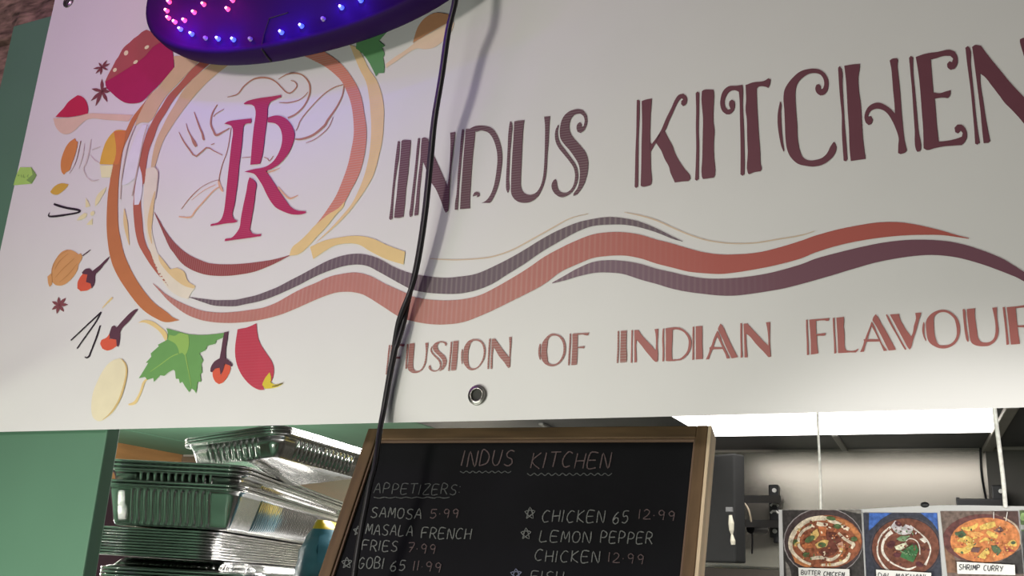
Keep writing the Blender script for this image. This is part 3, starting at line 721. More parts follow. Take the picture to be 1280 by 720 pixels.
pr('printed_almond', [outl(Z(*G2, [(280,347),(292,378),(308,380),(300,440),(280,520),(250,600),(225,670),(190,690),(172,712),(150,690),(138,630),(140,570),(160,500),(190,430),(230,380)]))], ink('ink_almond', (190, 118, 68), (200, 190, 192)), 1, 'orange brown almond')
pr('printed_almond_edge', [rib(Z(*G2, [(338,375,7),(325,440,6),(298,560,5),(265,640,4),(225,700,3)]))], ink('ink_almond_edge', (128, 82, 74), (200, 190, 192)), 1)
pr('printed_seed', [outl(Z(*G3, [(435,320),(465,280),(510,248),(560,238),(620,250),(590,290),(550,325),(510,350),(470,350),(440,335)]))], ink('ink_ochre', (202, 158, 66)), 1, 'ochre seed')
pr('printed_vanilla_pod', [rib(Z(*G3, [(470,445,20),(520,463,24),(600,485,22),(700,502,24),(735,515,18),(705,535,16),(600,553,18),(500,567,20),(430,570,18),(418,555,12),(430,530,6)]), 3)], ink('ink_black', (46, 36, 42)), 1, 'bent dark vanilla pod')
pr('printed_vanilla_pod', [rib(Z(*G5, [(255,452,14),(400,305,15),(545,165,16)])), rib(Z(*G5, [(545,165,14),(500,255,15),(440,350,14),(318,532,12)])), rib(Z(*G5, [(540,300,12),(500,430,15),(450,550,14),(425,605,16),(400,622,14),(385,612,8)]))], ink('ink_black', (46, 36, 42)), 1, 'three straight dark vanilla sticks')
pr('printed_flower', [outl(Z(*G3, [(1000,275),(985,320),(950,380),(915,440),(885,472),(885,430),(900,370),(940,320)])), outl(Z(*G3, [(790,385),(815,420),(835,470),(790,480)])), outl(Z(*G3, [(700,610),(730,570),(780,535),(808,545),(790,580),(740,605)])), outl(Z(*G3, [(860,590),(858,655),(800,652),(830,615)])), ell(117.3, 267.5, 2.4, 3.2, 30)], ink('ink_flower', (220, 203, 160), (212, 203, 203)), 1, 'pale yellow vanilla flower')
pr('printed_half_fruit', [outl([(159,164),(147,163.5),(141,168),(134,178),(129,192),(126,206),(143,206.5),(150,206),(153,190)])], ink('ink_fruit_yellow', (204, 154, 66), (204, 194, 196)), 1, 'yellow half fruit tucked behind the ring')
pr('printed_half_fruit', [outl([(144,165),(159,164),(157,180),(150,206),(144,206),(147,190)])], ink('ink_fruit_orange', (194, 112, 66), (204, 194, 196)), 2, 'orange side of the half fruit')
pr('printed_half_fruit', [outl([(126.5,207.5),(143,207.5),(140,222.5),(128.5,222.5)])], ink('ink_fruit_pale', (224, 206, 164), (206, 197, 197)), 1, 'pale lower half of the fruit')
pr('printed_garlic', [rib([(115,175,1),(113,190,1.6),(109,205,1.6),(106,212,1.2),(110,222,1)]), rib([(116,188,.6),(122,186,1),(127,184,.6)]), rib([(114,194,.6),(120,201,1.2),(127,205,.8)]), rib([(107,180,.5),(105,195,1.4),(100,212,.6)]), rib([(110,222,.6),(117,227,1.2),(126,225,.6)])], ink('ink_garlic', (190, 170, 168), (204, 195, 197)), 1, 'faint garlic outline')
pr('printed_cardamom', [outl(Z(*G3, [(60,255),(90,150),(125,75),(240,75),(295,155),(245,240),(120,250)]), 2)], ink('ink_lime', (156, 186, 98), (202, 194, 198)), 1, 'lime green tag-shaped pod at the left edge')
pr('printed_cardamom_shade', [outl(Z(*G3, [(240,78),(295,155),(245,240),(190,205),(225,175),(255,150)]), 2), rib(Z(*G3, [(108,150,4),(112,175,8),(118,150,4)]), 2), rib(Z(*G3, [(140,150,6),(142,178,6)]), 2), rib(Z(*G3, [(165,150,6),(160,178,6),(180,176,6)]), 2), rib(Z(*G3, [(215,150,6),(200,165,6),(212,178,6)]), 2)], ink('ink_lime_dark', (118, 146, 84), (202, 194, 198)), 2, 'darker green end and faint marks')
pr('printed_nutmeg', [outl(Z(*G4, [(215,300),(235,240),(270,170),(320,120),(390,103),(440,120),(480,150),(500,138),(515,165),(510,200),(480,250),(470,300),(430,370),(370,430),(310,460),(250,455),(220,430)])), outl(Z(*G4, [(170,370),(205,340),(215,400),(215,450),(190,475),(175,430)]))], ink('ink_nutmeg', (204, 146, 92)), 1, 'light brown nutmeg pod')
pr('printed_nutmeg_lines', [rib(Z(*G4, [(250,380,4),(330,290,8),(440,190,4)])), rib(Z(*G4, [(245,300,4),(290,220,8),(380,140,4)])), rib(Z(*G4, [(290,430,4),(380,350,8),(470,240,4)])), rib(Z(*G4, [(222,420,4),(216,300,7),(270,180,5),(380,106,5)]))], ink('ink_nutmeg_line', (186, 128, 76)), 2)
pr('printed_stem', [rib(Z(*G4, [(520,165,11),(560,135,10),(600,104,7)]))], ink('ink_black_plum', (84, 58, 66)), 2, 'dark stem')
i_cstem = ink('ink_clove_stem', (90, 56, 66)); i_bud = ink('ink_clove_bud', (206, 88, 64))
pr('printed_clove', [outl(Z(*G4, [(795,165),(770,210),(720,270),(690,310),(650,350),(640,440),(612,490),(600,440),(555,425),(570,350),(520,345),(515,330),(550,295),(590,290),(620,315),(700,250),(750,200)]))], i_cstem, 2, 'upper clove stem')
pr('printed_clove_bud', [outl(Z(*G4, [(520,345),(575,350),(555,425),(605,420),(615,480),(560,510),(500,515),(468,490),(470,430),(490,385)]))], i_bud, 1, 'upper red clove bud')
pr('printed_clove', [outl(Z(*G5, [(912,138),(880,180),(820,260),(740,350),(730,440),(715,510),(698,505),(695,440),(640,430),(630,390),(640,350),(655,310),(680,300),(700,320),(770,240),(850,160),(890,136)]))], i_cstem, 2, 'middle clove stem')
pr('printed_clove_bud', [outl(Z(*G5, [(635,370),(630,435),(690,430),(700,500),(650,535),(600,548),(555,530),(538,480),(550,445),(600,420)]))], i_bud, 1, 'middle red clove bud')
pr('printed_clove', [outl(Z(*G7, [(890,125),(930,118),(920,200),(905,300),(905,385),(940,410),(975,455),(965,468),(930,450),(895,440),(880,500),(855,550),(845,480),(800,490),(770,525),(752,520),(755,480),(790,420),(845,385),(860,300),(875,200)]))], i_cstem, 3, 'clove stem beside the leaf')
pr('printed_clove_bud', [outl(Z(*G7, [(770,520),(800,488),(840,478),(855,555),(875,500),(900,440),(950,460),(950,500),(920,570),(870,630),(835,643),(800,620),(775,570)]))], i_bud, 1, 'red clove bud beside the leaf')
pr('printed_ginger', [outl(Z(*G6, [(400,65),(440,85),(470,130),(480,190),(470,270),(440,390),(400,500),(340,600),(270,660),(220,690),(180,690),(140,660),(122,600),(122,500),(140,400),(180,300),(230,200),(290,120),(350,80)]))], ink('ink_ginger', (230, 214, 178), (222, 216, 210)), 1, 'cream ginger slice')
pr('printed_ginger_skin', [rib(Z(*G6, [(420,70,6),(460,120,14),(474,185,16),(462,280,18),(430,400,20),(390,500,18),(320,605,14),(235,680,5)]))], ink('ink_ginger_skin', (212, 178, 118), (222, 216, 210)), 2, 'golden ginger skin')
for pl_ in (rib(Z(*G6, [(690,262,10),(645,305,24),(620,380,22),(590,450,24),(550,510,30),(490,528,14)])), outl(Z(*G7, [(30,30),(80,5),(170,15),(250,70),(310,130),(320,170),(300,215),(250,130),(180,70),(90,28)])), rib(Z(*G5, [(555,125,6),(600,75,14),(655,20,18)]))):
    pr('printed_peel', [pl_], ink('ink_peel', (220, 188, 128)), 1)
pr('printed_chilli', [outl(Z(*G8, [(540,95),(640,75),(730,35),(735,110),(760,220),(820,320),(880,410),(905,480),(900,560),(880,620),(860,530),(820,590),(795,640),(810,700),(760,700),(680,660),(610,590),(560,510),(530,430),(515,300)]))], ink('ink_chilli', (184, 62, 76), (218, 212, 204), 'h', 0.10, 0.0030), 1, 'red chilli')
pr('printed_chilli_cap', [outl(Z(*G8, [(865,525),(880,580),(875,625),(910,650),(960,640),(990,630),(1000,638),(960,665),(890,685),(820,690),(790,650),(815,590)]))], ink('ink_chilli_cap', (204, 178, 58)), 2, 'yellow-green chilli cap')
pr('printed_chilli_cap', [rib(Z(*G8, [(890,668,8),(940,658,12),(998,634,12)]))], ink('ink_chilli_tip', (110, 98, 66)), 3, 'brown chilli stalk')


# ---- eyelets of the banner
def ring_profile(center, prof, axis_r, axis_u, axis_n, seg=32):
    """lathe of (radius, height along the normal)"""
    bm = bmesh.new()
    rings = []
    for r, h in prof:
        rings.append([bm.verts.new(center + (axis_r * math.cos(2 * math.pi * k / seg) + axis_u * math.sin(2 * math.pi * k / seg)) * r + axis_n * h) for k in range(seg)])
    for a, b in zip(rings, rings[1:]):
        for k in range(seg):
            bm.faces.new((a[k], a[(k + 1) % seg], b[(k + 1) % seg], b[k]))
    return bm


XA, YA, ZA = Vector((1, 0, 0)), Vector((0, 1, 0)), Vector((0, 0, 1))
m_steel = mat('eyelet_steel', (0.34, 0.33, 0.31), rough=0.3, metal=1.0, var=0.05)
m_dark = mat('black_plastic', (0.012, 0.012, 0.014), rough=0.5, var=0.1)
for gx, gz in ((-0.0273, 1.7595), (-0.6838, 2.3142), (-0.0273, 2.3142), (0.555, 1.7595)):
    c = Vector((gx, sag(gx, gz), gz))
    g = link_mesh('eyelet', ring_profile(c, [(0.0093, -0.0006), (0.0092, -0.0016), (0.0083, -0.0024), (0.0073, -0.0021), (0.0066, -0.0030), (0.0058, -0.0032), (0.0052, -0.0026), (0.0050, -0.0012), (0.0050, -0.0006)], XA, ZA, YA, 40), m_steel, BAN, True)
    g['label'] = 'steel eyelet ring'
    bm = bmesh.new()
    vv = [bm.verts.new(c + (XA * math.cos(2 * math.pi * k / 28) + ZA * math.sin(2 * math.pi * k / 28)) * 0.0052 + YA * -0.0010) for k in range(28)]
    f = bm.faces.new(vv)
    link_mesh('eyelet_hole', bm, mat('eyelet_dark', (0.05, 0.05, 0.045), 0.8), g)

# ------------------------------------------------------------------ boards, walls, ceiling of the stall
m_green = mat('green_paint', (0.105, 0.225, 0.145), rough=0.55, var=0.05, scale=5, bump=0.03)
m_green_in = mat('green_paint_inside', (0.105, 0.225, 0.145), rough=0.6, var=0.08, scale=4)
o = link_mesh('wall_front', box((-0.797, 0.006, 0.0), (-0.4845, 0.024, 2.305), 0.0015), m_green)
struct(o)
o = link_mesh('wall_header', box((-0.4845, 0.006, 1.775), (1.35, 0.024, 2.305), 0.0015), m_green)
struct(o)
struct(link_mesh('wall_opposite', box((-3.2, -2.75, 0.0), (2.2, -2.70, 2.9)), m_green))
# stone masonry left of the stall
bm = bmesh.new()
rows = []
z = 1.55
while z < 2.75:
    h = random.uniform(0.07, 0.13)
    if z < 2.306 < z + h:
        h = 2.308 - z
    x = -2.6 + random.uniform(0, 0.2)
    while x < (-0.805 if z < 2.30 else -0.6) - 0.09:
        w = random.uniform(0.14, 0.34)
        w = min(w, (-0.802 if z < 2.30 else -0.6) - x)
        if z + h > 1.5:
            rows.append((x, z, w, h))
        x += w
    z += h
for x, z, w, h in rows:
    M = Matrix.Rotation(random.uniform(-0.04, 0.04), 4, 'Y')
    c = Vector((x + w / 2, 0, z + h / 2))
    d = random.uniform(0, 0.02)
    b2 = bmesh.new()
    bm_box(b2, (-w / 2 + .004, 0.046 - d, -h / 2 + .004), (w / 2 - .004, 0.10, h / 2 - .004), 0.006)
    bmesh.ops.subdivide_edges(b2, edges=b2.edges[:], cuts=5, use_grid_fill=True)
    for v in b2.verts:
        p = v.co + c
        n_ = noise.noise(p * 22) * 0.010 + noise.noise(p * 60) * 0.005
        v.co.y = v.co.y + n_ if v.co.y < 0.1 else v.co.y
        v.co.z += noise.noise(p * 14 + Vector((3, 1, 2))) * 0.008
    for v in b2.verts:
        v.co = M @ v.co + c
        v.co.y = max(v.co.y, 0.027)
    tmp = bpy.data.meshes.new('tmp')
    b2.to_mesh(tmp); b2.free()
    bm.from_mesh(tmp)
    bpy.data.meshes.remove(tmp)
bm_box(bm, (-2.6, 0.05, 0.0), (-0.803, 0.11, 2.75))
bm_box(bm, (-0.803, 0.05, 2.309), (-0.6, 0.11, 2.75))
m_stone = mat('brown_stone', (0.23, 0.145, 0.115), rough=0.95, var=0.8, scale=34, bump=1.0, stretch=(1, 1, 3.5))
o = link_mesh('wall_left', bm, m_stone)
struct(o)
struct(link_mesh('wall_inner_front', box((-2.05, 0.116, 0.0), (-0.80, 0.128, 1.98)), m_green_in))

CZ, BY, LX = 1.95, 1.715, -2.045
m_grey_ceil = mat('dark_grey_panel', (0.11, 0.11, 0.115), rough=0.55, var=0.08, scale=6)
bm = bmesh.new()
xs = [LX, -1.768, -1.30, -0.83]
for a, b in zip(xs, xs[1:]):
    bm_box(bm, (a + 0.004, 0.17, CZ), (b - 0.004, BY, CZ + 0.02), 0.003)
bm_box(bm, (LX - 0.05, 0.17, CZ + 0.014), (-0.83, BY, CZ + 0.03))
o = link_mesh('ceiling_boards', bm, m_green_in)
struct(o)
o = link_mesh('ceiling', box((-0.83, 0.026, CZ), (1.35, BY, CZ + 0.03)), m_grey_ceil)
struct(o)
bm = bmesh.new()
bm_box(bm, (LX - 0.04, 0.17, 0.0), (LX, BY, 1.835), mi=0)
bm_box(bm, (LX - 0.04, 0.17, 1.835), (LX + 0.012, BY, CZ), mi=1)
m_maroon = mat('maroon_paint', (0.035, 0.012, 0.022), rough=0.7, var=0.2, scale=6)
m_ply = mat('orange_plywood', (0.40, 0.20, 0.075), rough=0.6, var=0.2, scale=5, stretch=(1, 1, 7))
o = link_mesh('wall_inner_left', bm, [m_maroon, m_ply])
struct(o)
m_steelwall = mat('satin_steel_wall', (0.41, 0.38, 0.335), rough=0.27, metal=0.8, var=0.05, scale=2.5, stretch=(1, 1, 4))
o = link_mesh('wall_back', box((LX - 0.04, BY, 0.0), (1.35, BY + 0.03, CZ + 0.03)), m_steelwall)
struct(o)
m_greywall = mat('grey_wall_panel', (0.15, 0.14, 0.125), rough=0.6, var=0.1, scale=4)
o = link_mesh('wall_back_panel', box((0.3675, BY - 0.012, 0.0), (1.35, BY, CZ)), m_greywall)
struct(o)
o = link_mesh('wall_inner_right', box((1.35, 0.006, 0.0), (1.39, BY + 0.03, CZ + 0.03)), m_greywall)
struct(o)
o = link_mesh('floor', box((-3.2, -3.2, -0.03), (2.2, BY + 0.03, 0.0)), mat('grey_floor', (0.2, 0.19, 0.17), rough=0.5, var=0.15, scale=3))
struct(o)
m_trim = mat('pale_trim', (0.40, 0.37, 0.33), rough=0.5)
struct(link_mesh('trim_1', box((LX + 0.02, BY - 0.004, CZ - 0.006), (0.365, BY, CZ), 0.001), m_trim))
struct(link_mesh('trim_2', box((0.37, BY - 0.018, CZ - 0.007), (1.35, BY - 0.012, CZ), 0.001), m_trim))
# battens under the ceiling
def batten(name, a, b, w, h, m):
    a, b = Vector(a), Vector(b)
    d = b - a
    ang = math.atan2(d.y, d.x)
    M = Matrix.Translation(a) @ Matrix.Rotation(ang, 4, 'Z')
    return struct(link_mesh(name, box((0, -w / 2, -h), (d.length, w / 2, 0), 0.002, M), m))


batten('trim_3', (0.4166 + 0.004, 1.16, CZ), (0.372, BY - 0.012, CZ), 0.022, 0.010, m_trim)
batten('trim_4', (0.074, 1.475, CZ), (0.0636, BY - 0.004, CZ), 0.014, 0.006, mat('grey_trim', (0.3, 0.29, 0.27), 0.5))
p = at_z(676, 528, CZ); q = at_z(694, 537, CZ)
batten('trim_5', p, p + (q - p) * 1.25, 0.012, 0.006, MATS['grey_trim'])
p = at_z(866, 536, CZ); q = at_z(843, 518, CZ)
# back wall ledge low on the steel wall
struct(link_mesh('trim_6', box((-1.2, BY - 0.05, 1.640), (1.3, BY - 0.012, 1.662), 0.002), mat('brown_ledge', (0.07, 0.055, 0.045), 0.6)))

# ------------------------------------------------------------------ ceiling light panel
LT = empty('ceiling_light_panel', (0.09, 1.28, CZ))
tag(LT, 'bright white rectangular light panel flush under the dark kitchen ceiling', 'ceiling light')
link_mesh('light_frame', box((-0.303, -0.190, -0.0015), (0.303, 0.190, 0.004), 0.0005), mat('white_metal', (0.75, 0.74, 0.72), 0.4), LT)
bm = bmesh.new()
bm_box(bm, (-0.298, -0.187, -0.0032), (0.298, 0.187, -0.0017))
m_lamp = mat('lit_diffuser', (0.8, 0.8, 0.8), rough=0.4, emit=(1.0, 0.97, 0.93), emit_s=5.0)
df = link_mesh('diffuser', bm, m_lamp, LT)
df['label'] = 'glowing white diffuser'

# ------------------------------------------------------------------ LED sign
SX, SZ, SA, SB = -0.247, 2.238, 0.231, 0.105
SG = empty('led_sign', (SX, -0.026, SZ))
tag(SG, 'oval dark led sign with red and blue lights hanging over the top of the banner', 'sign')
m_sign = mat('sign_plastic', (0.022, 0.004, 0.066), rough=0.6, var=0.08, scale=8, spec=0.12)  # violet LED glare put into the plastic's base colour


def sup(a, b, t, n=2.25):
    c, s = math.cos(t), math.sin(t)
    return (a * math.copysign(abs(c) ** (2 / n), c), b * math.copysign(abs(s) ** (2 / n), s))


bm = bmesh.new()
prof = [(1.0, 1.0, 0.003), (1.004, 1.006, 0.0), (1.008, 1.014, -0.010), (1.0, 1.0, -0.0225), (0.988, 0.975, -0.0245), (0.965, 0.93, -0.0235), (0.955, 0.91, -0.0215), (0.80, 0.72, -0.0215)]
NS = 96
rings = []
for fa, fb, y in prof:
    rings.append([bm.verts.new((sup(SA * fa, SB * fb, 2 * math.pi * k / NS)[0], y, sup(SA * fa, SB * fb, 2 * math.pi * k / NS)[1])) for k in range(NS)])
for a, b in zip(rings, rings[1:]):
    for k in range(NS):
        bm.faces.new((a[k], a[(k + 1) % NS], b[(k + 1) % NS], b[k]))
bm.faces.new(rings[-1])
bm.faces.new(rings[0][::-1])
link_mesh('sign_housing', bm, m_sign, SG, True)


def on_sign(px, py, y=-0.0215):
    q = at(px, py, -0.026 + y)
    return Vector((q.x - SX, y, q.z - SZ))


m_seam = mat('sign_seam', (0.006, 0.005, 0.008), rough=0.6)
bm = bmesh.new()
bm_tube(bm, [on_sign(360, 16, -0.0217), on_sign(337, 23, -0.0217), on_sign(330, 44, -0.0217), on_sign(327, 60, -0.0235)], 0.0009, 6)
bm_tube(bm, [on_sign(327, 61, -0.0246), on_sign(333, 70, -0.014), on_sign(339, 77, -0.002)], 0.0010, 6)
link_mesh('sign_seam', bm, m_seam, SG)
for dx in (-0.15, 0.13):
    link_mesh('sign_standoff', bm_tube(bmesh.new(), [(dx, 0.001, 0.03), (dx, 0.022, 0.03)], 0.006, 12), m_dark, SG)
m_red = mat('led_red', (0.8, 0.3, 0.35), rough=0.2, emit=(1.0, 0.05, 0.11), emit_s=1.7)
m_blue = mat('led_blue', (0.3, 0.4, 0.8), rough=0.2, emit=(0.03, 0.07, 1.0), emit_s=2.2)
m_off = mat('led_clear', (0.5, 0.42, 0.48), rough=0.15)
m_core_r = mat('led_core_pink', (1, 0.8, 0.8), rough=0.2, emit=(1.0, 0.6, 0.66), emit_s=3.5)
m_core_b = mat('led_core_white', (0.9, 0.95, 1), rough=0.2, emit=(0.5, 0.75, 1.0), emit_s=3.0)
reds = [(212,2),(209,13),(211,22),(219,27),(231,25),(243,15),(255,5),(285,11),(291,0)]
blues = [(226,36),(240,42),(273,48),(292,49),(352,40),(377,32),(427,9),(451,0)]
offs = [(257,47),(313,48),(404,23)]
led_me = None
for kind, lst, m in (('red', reds, m_red), ('blue', blues, m_blue), ('off', offs, m_off)):
    for i, (px, py) in enumerate(lst):
        c = on_sign(px + 0.8, py + 1.2)
        bm = bmesh.new()
        r = 0.0023
        # body and dome of a five millimetre diode
        prof = [(r * 1.12, 0.0), (r * 1.12, -0.0007), (r, -0.0009), (r, -0.0020)] + [(r * math.cos(a), -0.0020 - r * math.sin(a)) for a in (0.35, 0.7, 1.05, 1.35)]
        rr = []
        for rad, h in prof:
            rr.append([bm.verts.new(c + Vector((rad * math.cos(2 * math.pi * k / 14), h, rad * math.sin(2 * math.pi * k / 14)))) for k in range(14)])
        for a, b in zip(rr, rr[1:]):
            for k in range(14):
                bm.faces.new((a[k], a[(k + 1) % 14], b[(k + 1) % 14], b[k]))
        bm.faces.new(rr[-1])
        o = link_mesh('led_bulb', bm, m, SG, True)
        o['label'] = {'red': 'lit red bulb', 'blue': 'lit blue bulb', 'off': 'unlit clear bulb'}[kind]
        if kind != 'off':
            bm = bmesh.new()
            bmesh.ops.create_icosphere(bm, subdivisions=2, radius=0.00155, matrix=Matrix.Translation(c + Vector((-0.0005, -0.0037, 0.0004))))
            link_mesh('led_core', bm, m_core_r if kind == 'red' else m_core_b, o, True)
# the light each lit diode throws over the face of the sign
for lst, col, e in ((reds, (0.8, 0.0, 0.35), 0.013), (blues, (0.10, 0.0, 1.0), 0.036)):
    for px, py in lst:
        d = bpy.data.lights.new('led_glow', 'POINT')
        d.energy = e
        d.color = col
        d.shadow_soft_size = 0.0
        lo = bpy.data.objects.new('led_glow', d)
        COL.objects.link(lo)
        lo.parent = SG
        lo.location = on_sign(px, py) + Vector((0, -0.026, 0))
        lo2 = bpy.data.objects.new('led_halo', d.copy())
        COL.objects.link(lo2)
        lo2.data.energy = e * 0.20
        lo2.parent = SG
        lo2.location = on_sign(px, py) + Vector((0, -0.0062, 0))
# added points before the sign, tinting the vinyl like LED glare
for (x, z, col, e) in ((-0.17, 0.05, (1.0, 0.06, 0.35), 0.05), (0.0, -0.03, (0.25, 0.05, 1.0), 0.06), (0.13, 0.0, (0.6, 0.06, 0.8), 0.05)):
    d = bpy.data.lights.new('led_glow', 'POINT')  # added point tinting the vinyl, not a diode of the sign
    d.energy = e
    d.color = col
    d.shadow_soft_size = 0.0
    lo = bpy.data.objects.new('led_glow', d)
    COL.objects.link(lo)
    lo.parent = SG
    lo.location = (x, -0.07, z)

# ------------------------------------------------------------------ power cable of the sign
cab = [(571,-40,-.056),(569,0,-.053),(560,40,-.048),(552,95,-.042),(543,150,-.035),(538,200,-.030),(532,260,-.025),(525,310,-.020),(517,350,-.016),(505,390,-.0135),(495,430,-.0115),(487,470,-.010),(480,510,-.0095),(474.5,540,-.014),(469,580,-.025),(462.5,605,-.030),(457.5,632,-.034),(452,660,-.038),(447,690,-.042),(442.5,722,-.046),(434,790,-.054),(425,860,-.062)]
cpts = [at(a, b, c) for a, b, c in cab]
cpts = [Vector(p) for p in crv([tuple(p) for p in cpts], 8)]
n = len(cpts)
m_cable = mat('black_cable', (0.016, 0.015, 0.018), rough=0.38, var=0.1)
CB = empty('power_cable', cpts[-1])
tag(CB, 'black twin-core cable hanging from the led sign down across banner and chalkboard', 'cable')
for side in (-1, 1):
    pp = []
    for i, p in enumerate(cpts):
        t = (cpts[min(i + 1, n - 1)] - cpts[max(i - 1, 0)]).normalized()
        s = i / (n - 1)
        # flat twin cable that turns over once, half way down
        ang = (0.75 + math.pi * (1 / (1 + math.exp(-(s - 0.44) * 60)))) if s < 0.48 else 0.95 + math.pi - 0.2 * max(0, 1 - (s - 0.48) / 0.1)
        a = t.cross(YA).normalized()
        b = t.cross(a).normalized()
        pp.append(p - CB.location + (a * math.cos(ang) + b * math.sin(ang)) * 0.0024 * side)
    bm = bm_tube(bmesh.new(), pp, 0.0026, 10)
    link_mesh('cable_core', bm, m_cable, CB, True)

# ------------------------------------------------------------------ chalkboard
TLc = Vector((-0.1749, 0.050, 1.7403))
psi, th, BW, BH = 0.0584, 0.415, 0.3413, 0.56
ax = Vector((math.cos(psi), math.sin(psi), 0))
up_b = Vector((-math.sin(psi) * math.sin(th), math.cos(psi) * math.sin(th), math.cos(th)))
nb = up_b.cross(ax).normalized() * -1          # points at the viewer
if nb.y > 0:
    nb = -nb
BM3 = Matrix((ax, -nb, up_b)).transposed()      # columns: x along the top, y into the board, z up the board
base = TLc - up_b * BH
CHB = empty('menu_chalkboard', base, BM3)
tag(CHB, 'wood-framed chalkboard menu leaning back under the banner, handwritten in white chalk', 'chalkboard')
BI = BM3.inverted()
m_wood = mat('brown_wood', (0.135, 0.080, 0.040), rough=0.55, var=0.3, scale=18, stretch=(6, 6, 0.8))
m_wood_h = mat('brown_wood_rail', (0.135, 0.080, 0.040), rough=0.55, var=0.3, scale=18, stretch=(0.8, 6, 6))
m_wood_side = mat('lit_wood_side', (0.72, 0.56, 0.38), rough=0.6, var=0.15, scale=18, stretch=(6, 6, 0.8))  # lightened to imitate the ceiling panel's light on this side
FWd = 0.0122
link_mesh('board_face', box((FWd - .004, 0.005, FWd - .004), (BW - FWd + .004, 0.011, BH - FWd + .004)), mat('black_slate', (0.0066, 0.0068, 0.0085), rough=0.6, var=0.35, scale=7, spec=0.16), CHB)
for nm, lo, hi, mm in (('side_rail', (0, 0, 0), (FWd, 0.022, BH), m_wood), ('side_rail', (BW - FWd, 0, 0), (BW - 0.0025, 0.022, BH), m_wood),
                       ('top_rail', (FWd, 0.0004, BH - FWd), (BW - FWd, 0.022, BH), m_wood_h), ('bottom_rail', (FWd, 0.0004, 0), (BW - FWd, 0.018, FWd), m_wood_h)):
    link_mesh(nm, box(lo, hi, 0.0009), mm, CHB)
e = link_mesh('edge_strip', box((BW - 0.0025, 0.0006, 0), (BW + 0.0005, 0.022, BH), 0.0004), m_wood_side, CHB)
e['label'] = 'wood edge with panel light in its colour'
bm = bmesh.new()
for lo, hi in (((FWd, 0.002, BH - FWd - 0.0022), (BW - FWd, 0.005, BH - FWd)), ((FWd, 0.002, FWd), (FWd + 0.0022, 0.005, BH - FWd)), ((BW - FWd - 0.0022, 0.002, FWd), (BW - FWd, 0.005, BH - FWd))):
    bm_box(bm, lo, hi, 0.0005)
link_mesh('inner_moulding', bm, mat('wood_moulding', (0.17, 0.105, 0.07), 0.5), CHB)
bm = bmesh.new()
bm_box(bm, (0.02, 0.022, 0.02), (0.06, 0.034, BH - 0.06), 0.002)
bm_box(bm, (BW - 0.06, 0.022, 0.02), (BW - 0.02, 0.034, BH - 0.06), 0.002)
link_mesh('rear_batten', bm, m_wood, CHB)

# chalk writing: single strokes in a unit box (x right, y up)
O_ = [(.5,1),(.2,.9),(.05,.5),(.2,.1),(.5,0),(.8,.12),(.95,.5),(.8,.9),(.5,1)]
FONT = {
 'A': [[(0,0),(.5,1),(.95,0)],[(.2,.38),(.78,.38)]], 'B': [[(.05,0),(.05,1),(.6,1),(.8,.8),(.55,.55),(.05,.52)],[(.55,.55),(.9,.3),(.7,.03),(.05,0)]],
 'C': [[(.9,.9),(.5,1),(.12,.7),(.05,.3),(.35,0),(.85,.08)]], 'D': [[(.05,0),(.08,1),(.55,.95),(.92,.6),(.75,.15),(.05,0)]],
 'E': [[(.9,1),(.08,.98),(.05,0),(.9,.02)],[(.05,.5),(.75,.52)]], 'F': [[(.95,1),(.08,.97),(.05,0)],[(.05,.5),(.75,.55)]],
 'G': [[(.9,.85),(.5,1),(.1,.6),(.2,.1),(.6,0),(.9,.3),(.9,.45),(.5,.45)]], 'H': [[(.05,0),(.08,1)],[(.9,0),(.92,1)],[(.05,.48),(.9,.52)]],
 'I': [[(.4,0),(.5,1)]], 'K': [[(.08,0),(.1,1)],[(.85,1),(.1,.45),(.95,-.05)]], 'L': [[(.1,1),(.05,0),(.85,.05)]],
 'M': [[(0,0),(.15,1),(.5,.3),(.85,1),(1,0)]], 'N': [[(.05,0),(.1,1),(.85,0),(.92,1.05)]], 'O': [O_],
 'P': [[(.05,0),(.1,1),(.7,.95),(.85,.7),(.6,.48),(.08,.45)]], 'R': [[(.05,0),(.1,1),(.7,.95),(.85,.72),(.6,.5),(.08,.46)],[(.4,.47),(.95,-.05)]],
 'S': [[(.9,.92),(.5,1),(.15,.8),(.3,.56),(.75,.42),(.85,.15),(.5,-.02),(.05,.1)]], 'T': [[(0,.97),(1,1)],[(.5,.98),(.45,0)]],
 'U': [[(.08,1),(.08,.3),(.4,0),(.8,.15),(.92,1)]], 'W': [[(0,1),(.25,0),(.5,.7),(.75,0),(1,1)]], 'Y': [[(0,1),(.45,.5)],[(1,1),(.35,-.05)]], 'Z': [[(.05,1),(.9,.98),(.05,.02),(.95,0)]],
 '1': [[(.45,0),(.55,1)]], '2': [[(.1,.8),(.45,1),(.8,.75),(.5,.35),(.05,0),(.95,.02)]], '5': [[(.9,1),(.25,.97),(.2,.55),(.65,.6),(.85,.3),(.5,0),(.08,.08)]],
 '6': [[(.75,1),(.3,.7),(.08,.25),(.4,0),(.8,.15),(.75,.45),(.4,.5),(.12,.3)]], '7': [[(.05,.98),(.9,1),(.35,0)],[(.25,.5),(.8,.55)]],
 '9': [[(.85,.75),(.5,1),(.15,.78),(.3,.5),(.7,.55),(.85,.85),(.7,0)]], '.': [[(.4,.42),(.55,.46)]], ':': [[(.4,.15),(.52,.18)],[(.4,.7),(.52,.73)]],
 '*': [[(.15,0),(.5,1),(.82,0),(0,.62),(1,.66),(.15,0)]], '-': [[(.1,.5),(.9,.5)]],
}


def to_board(px, py, lift=0.0045):
    q = at_plane(px, py, TLc + (-nb) * lift, nb)
    return BI @ (q - base)


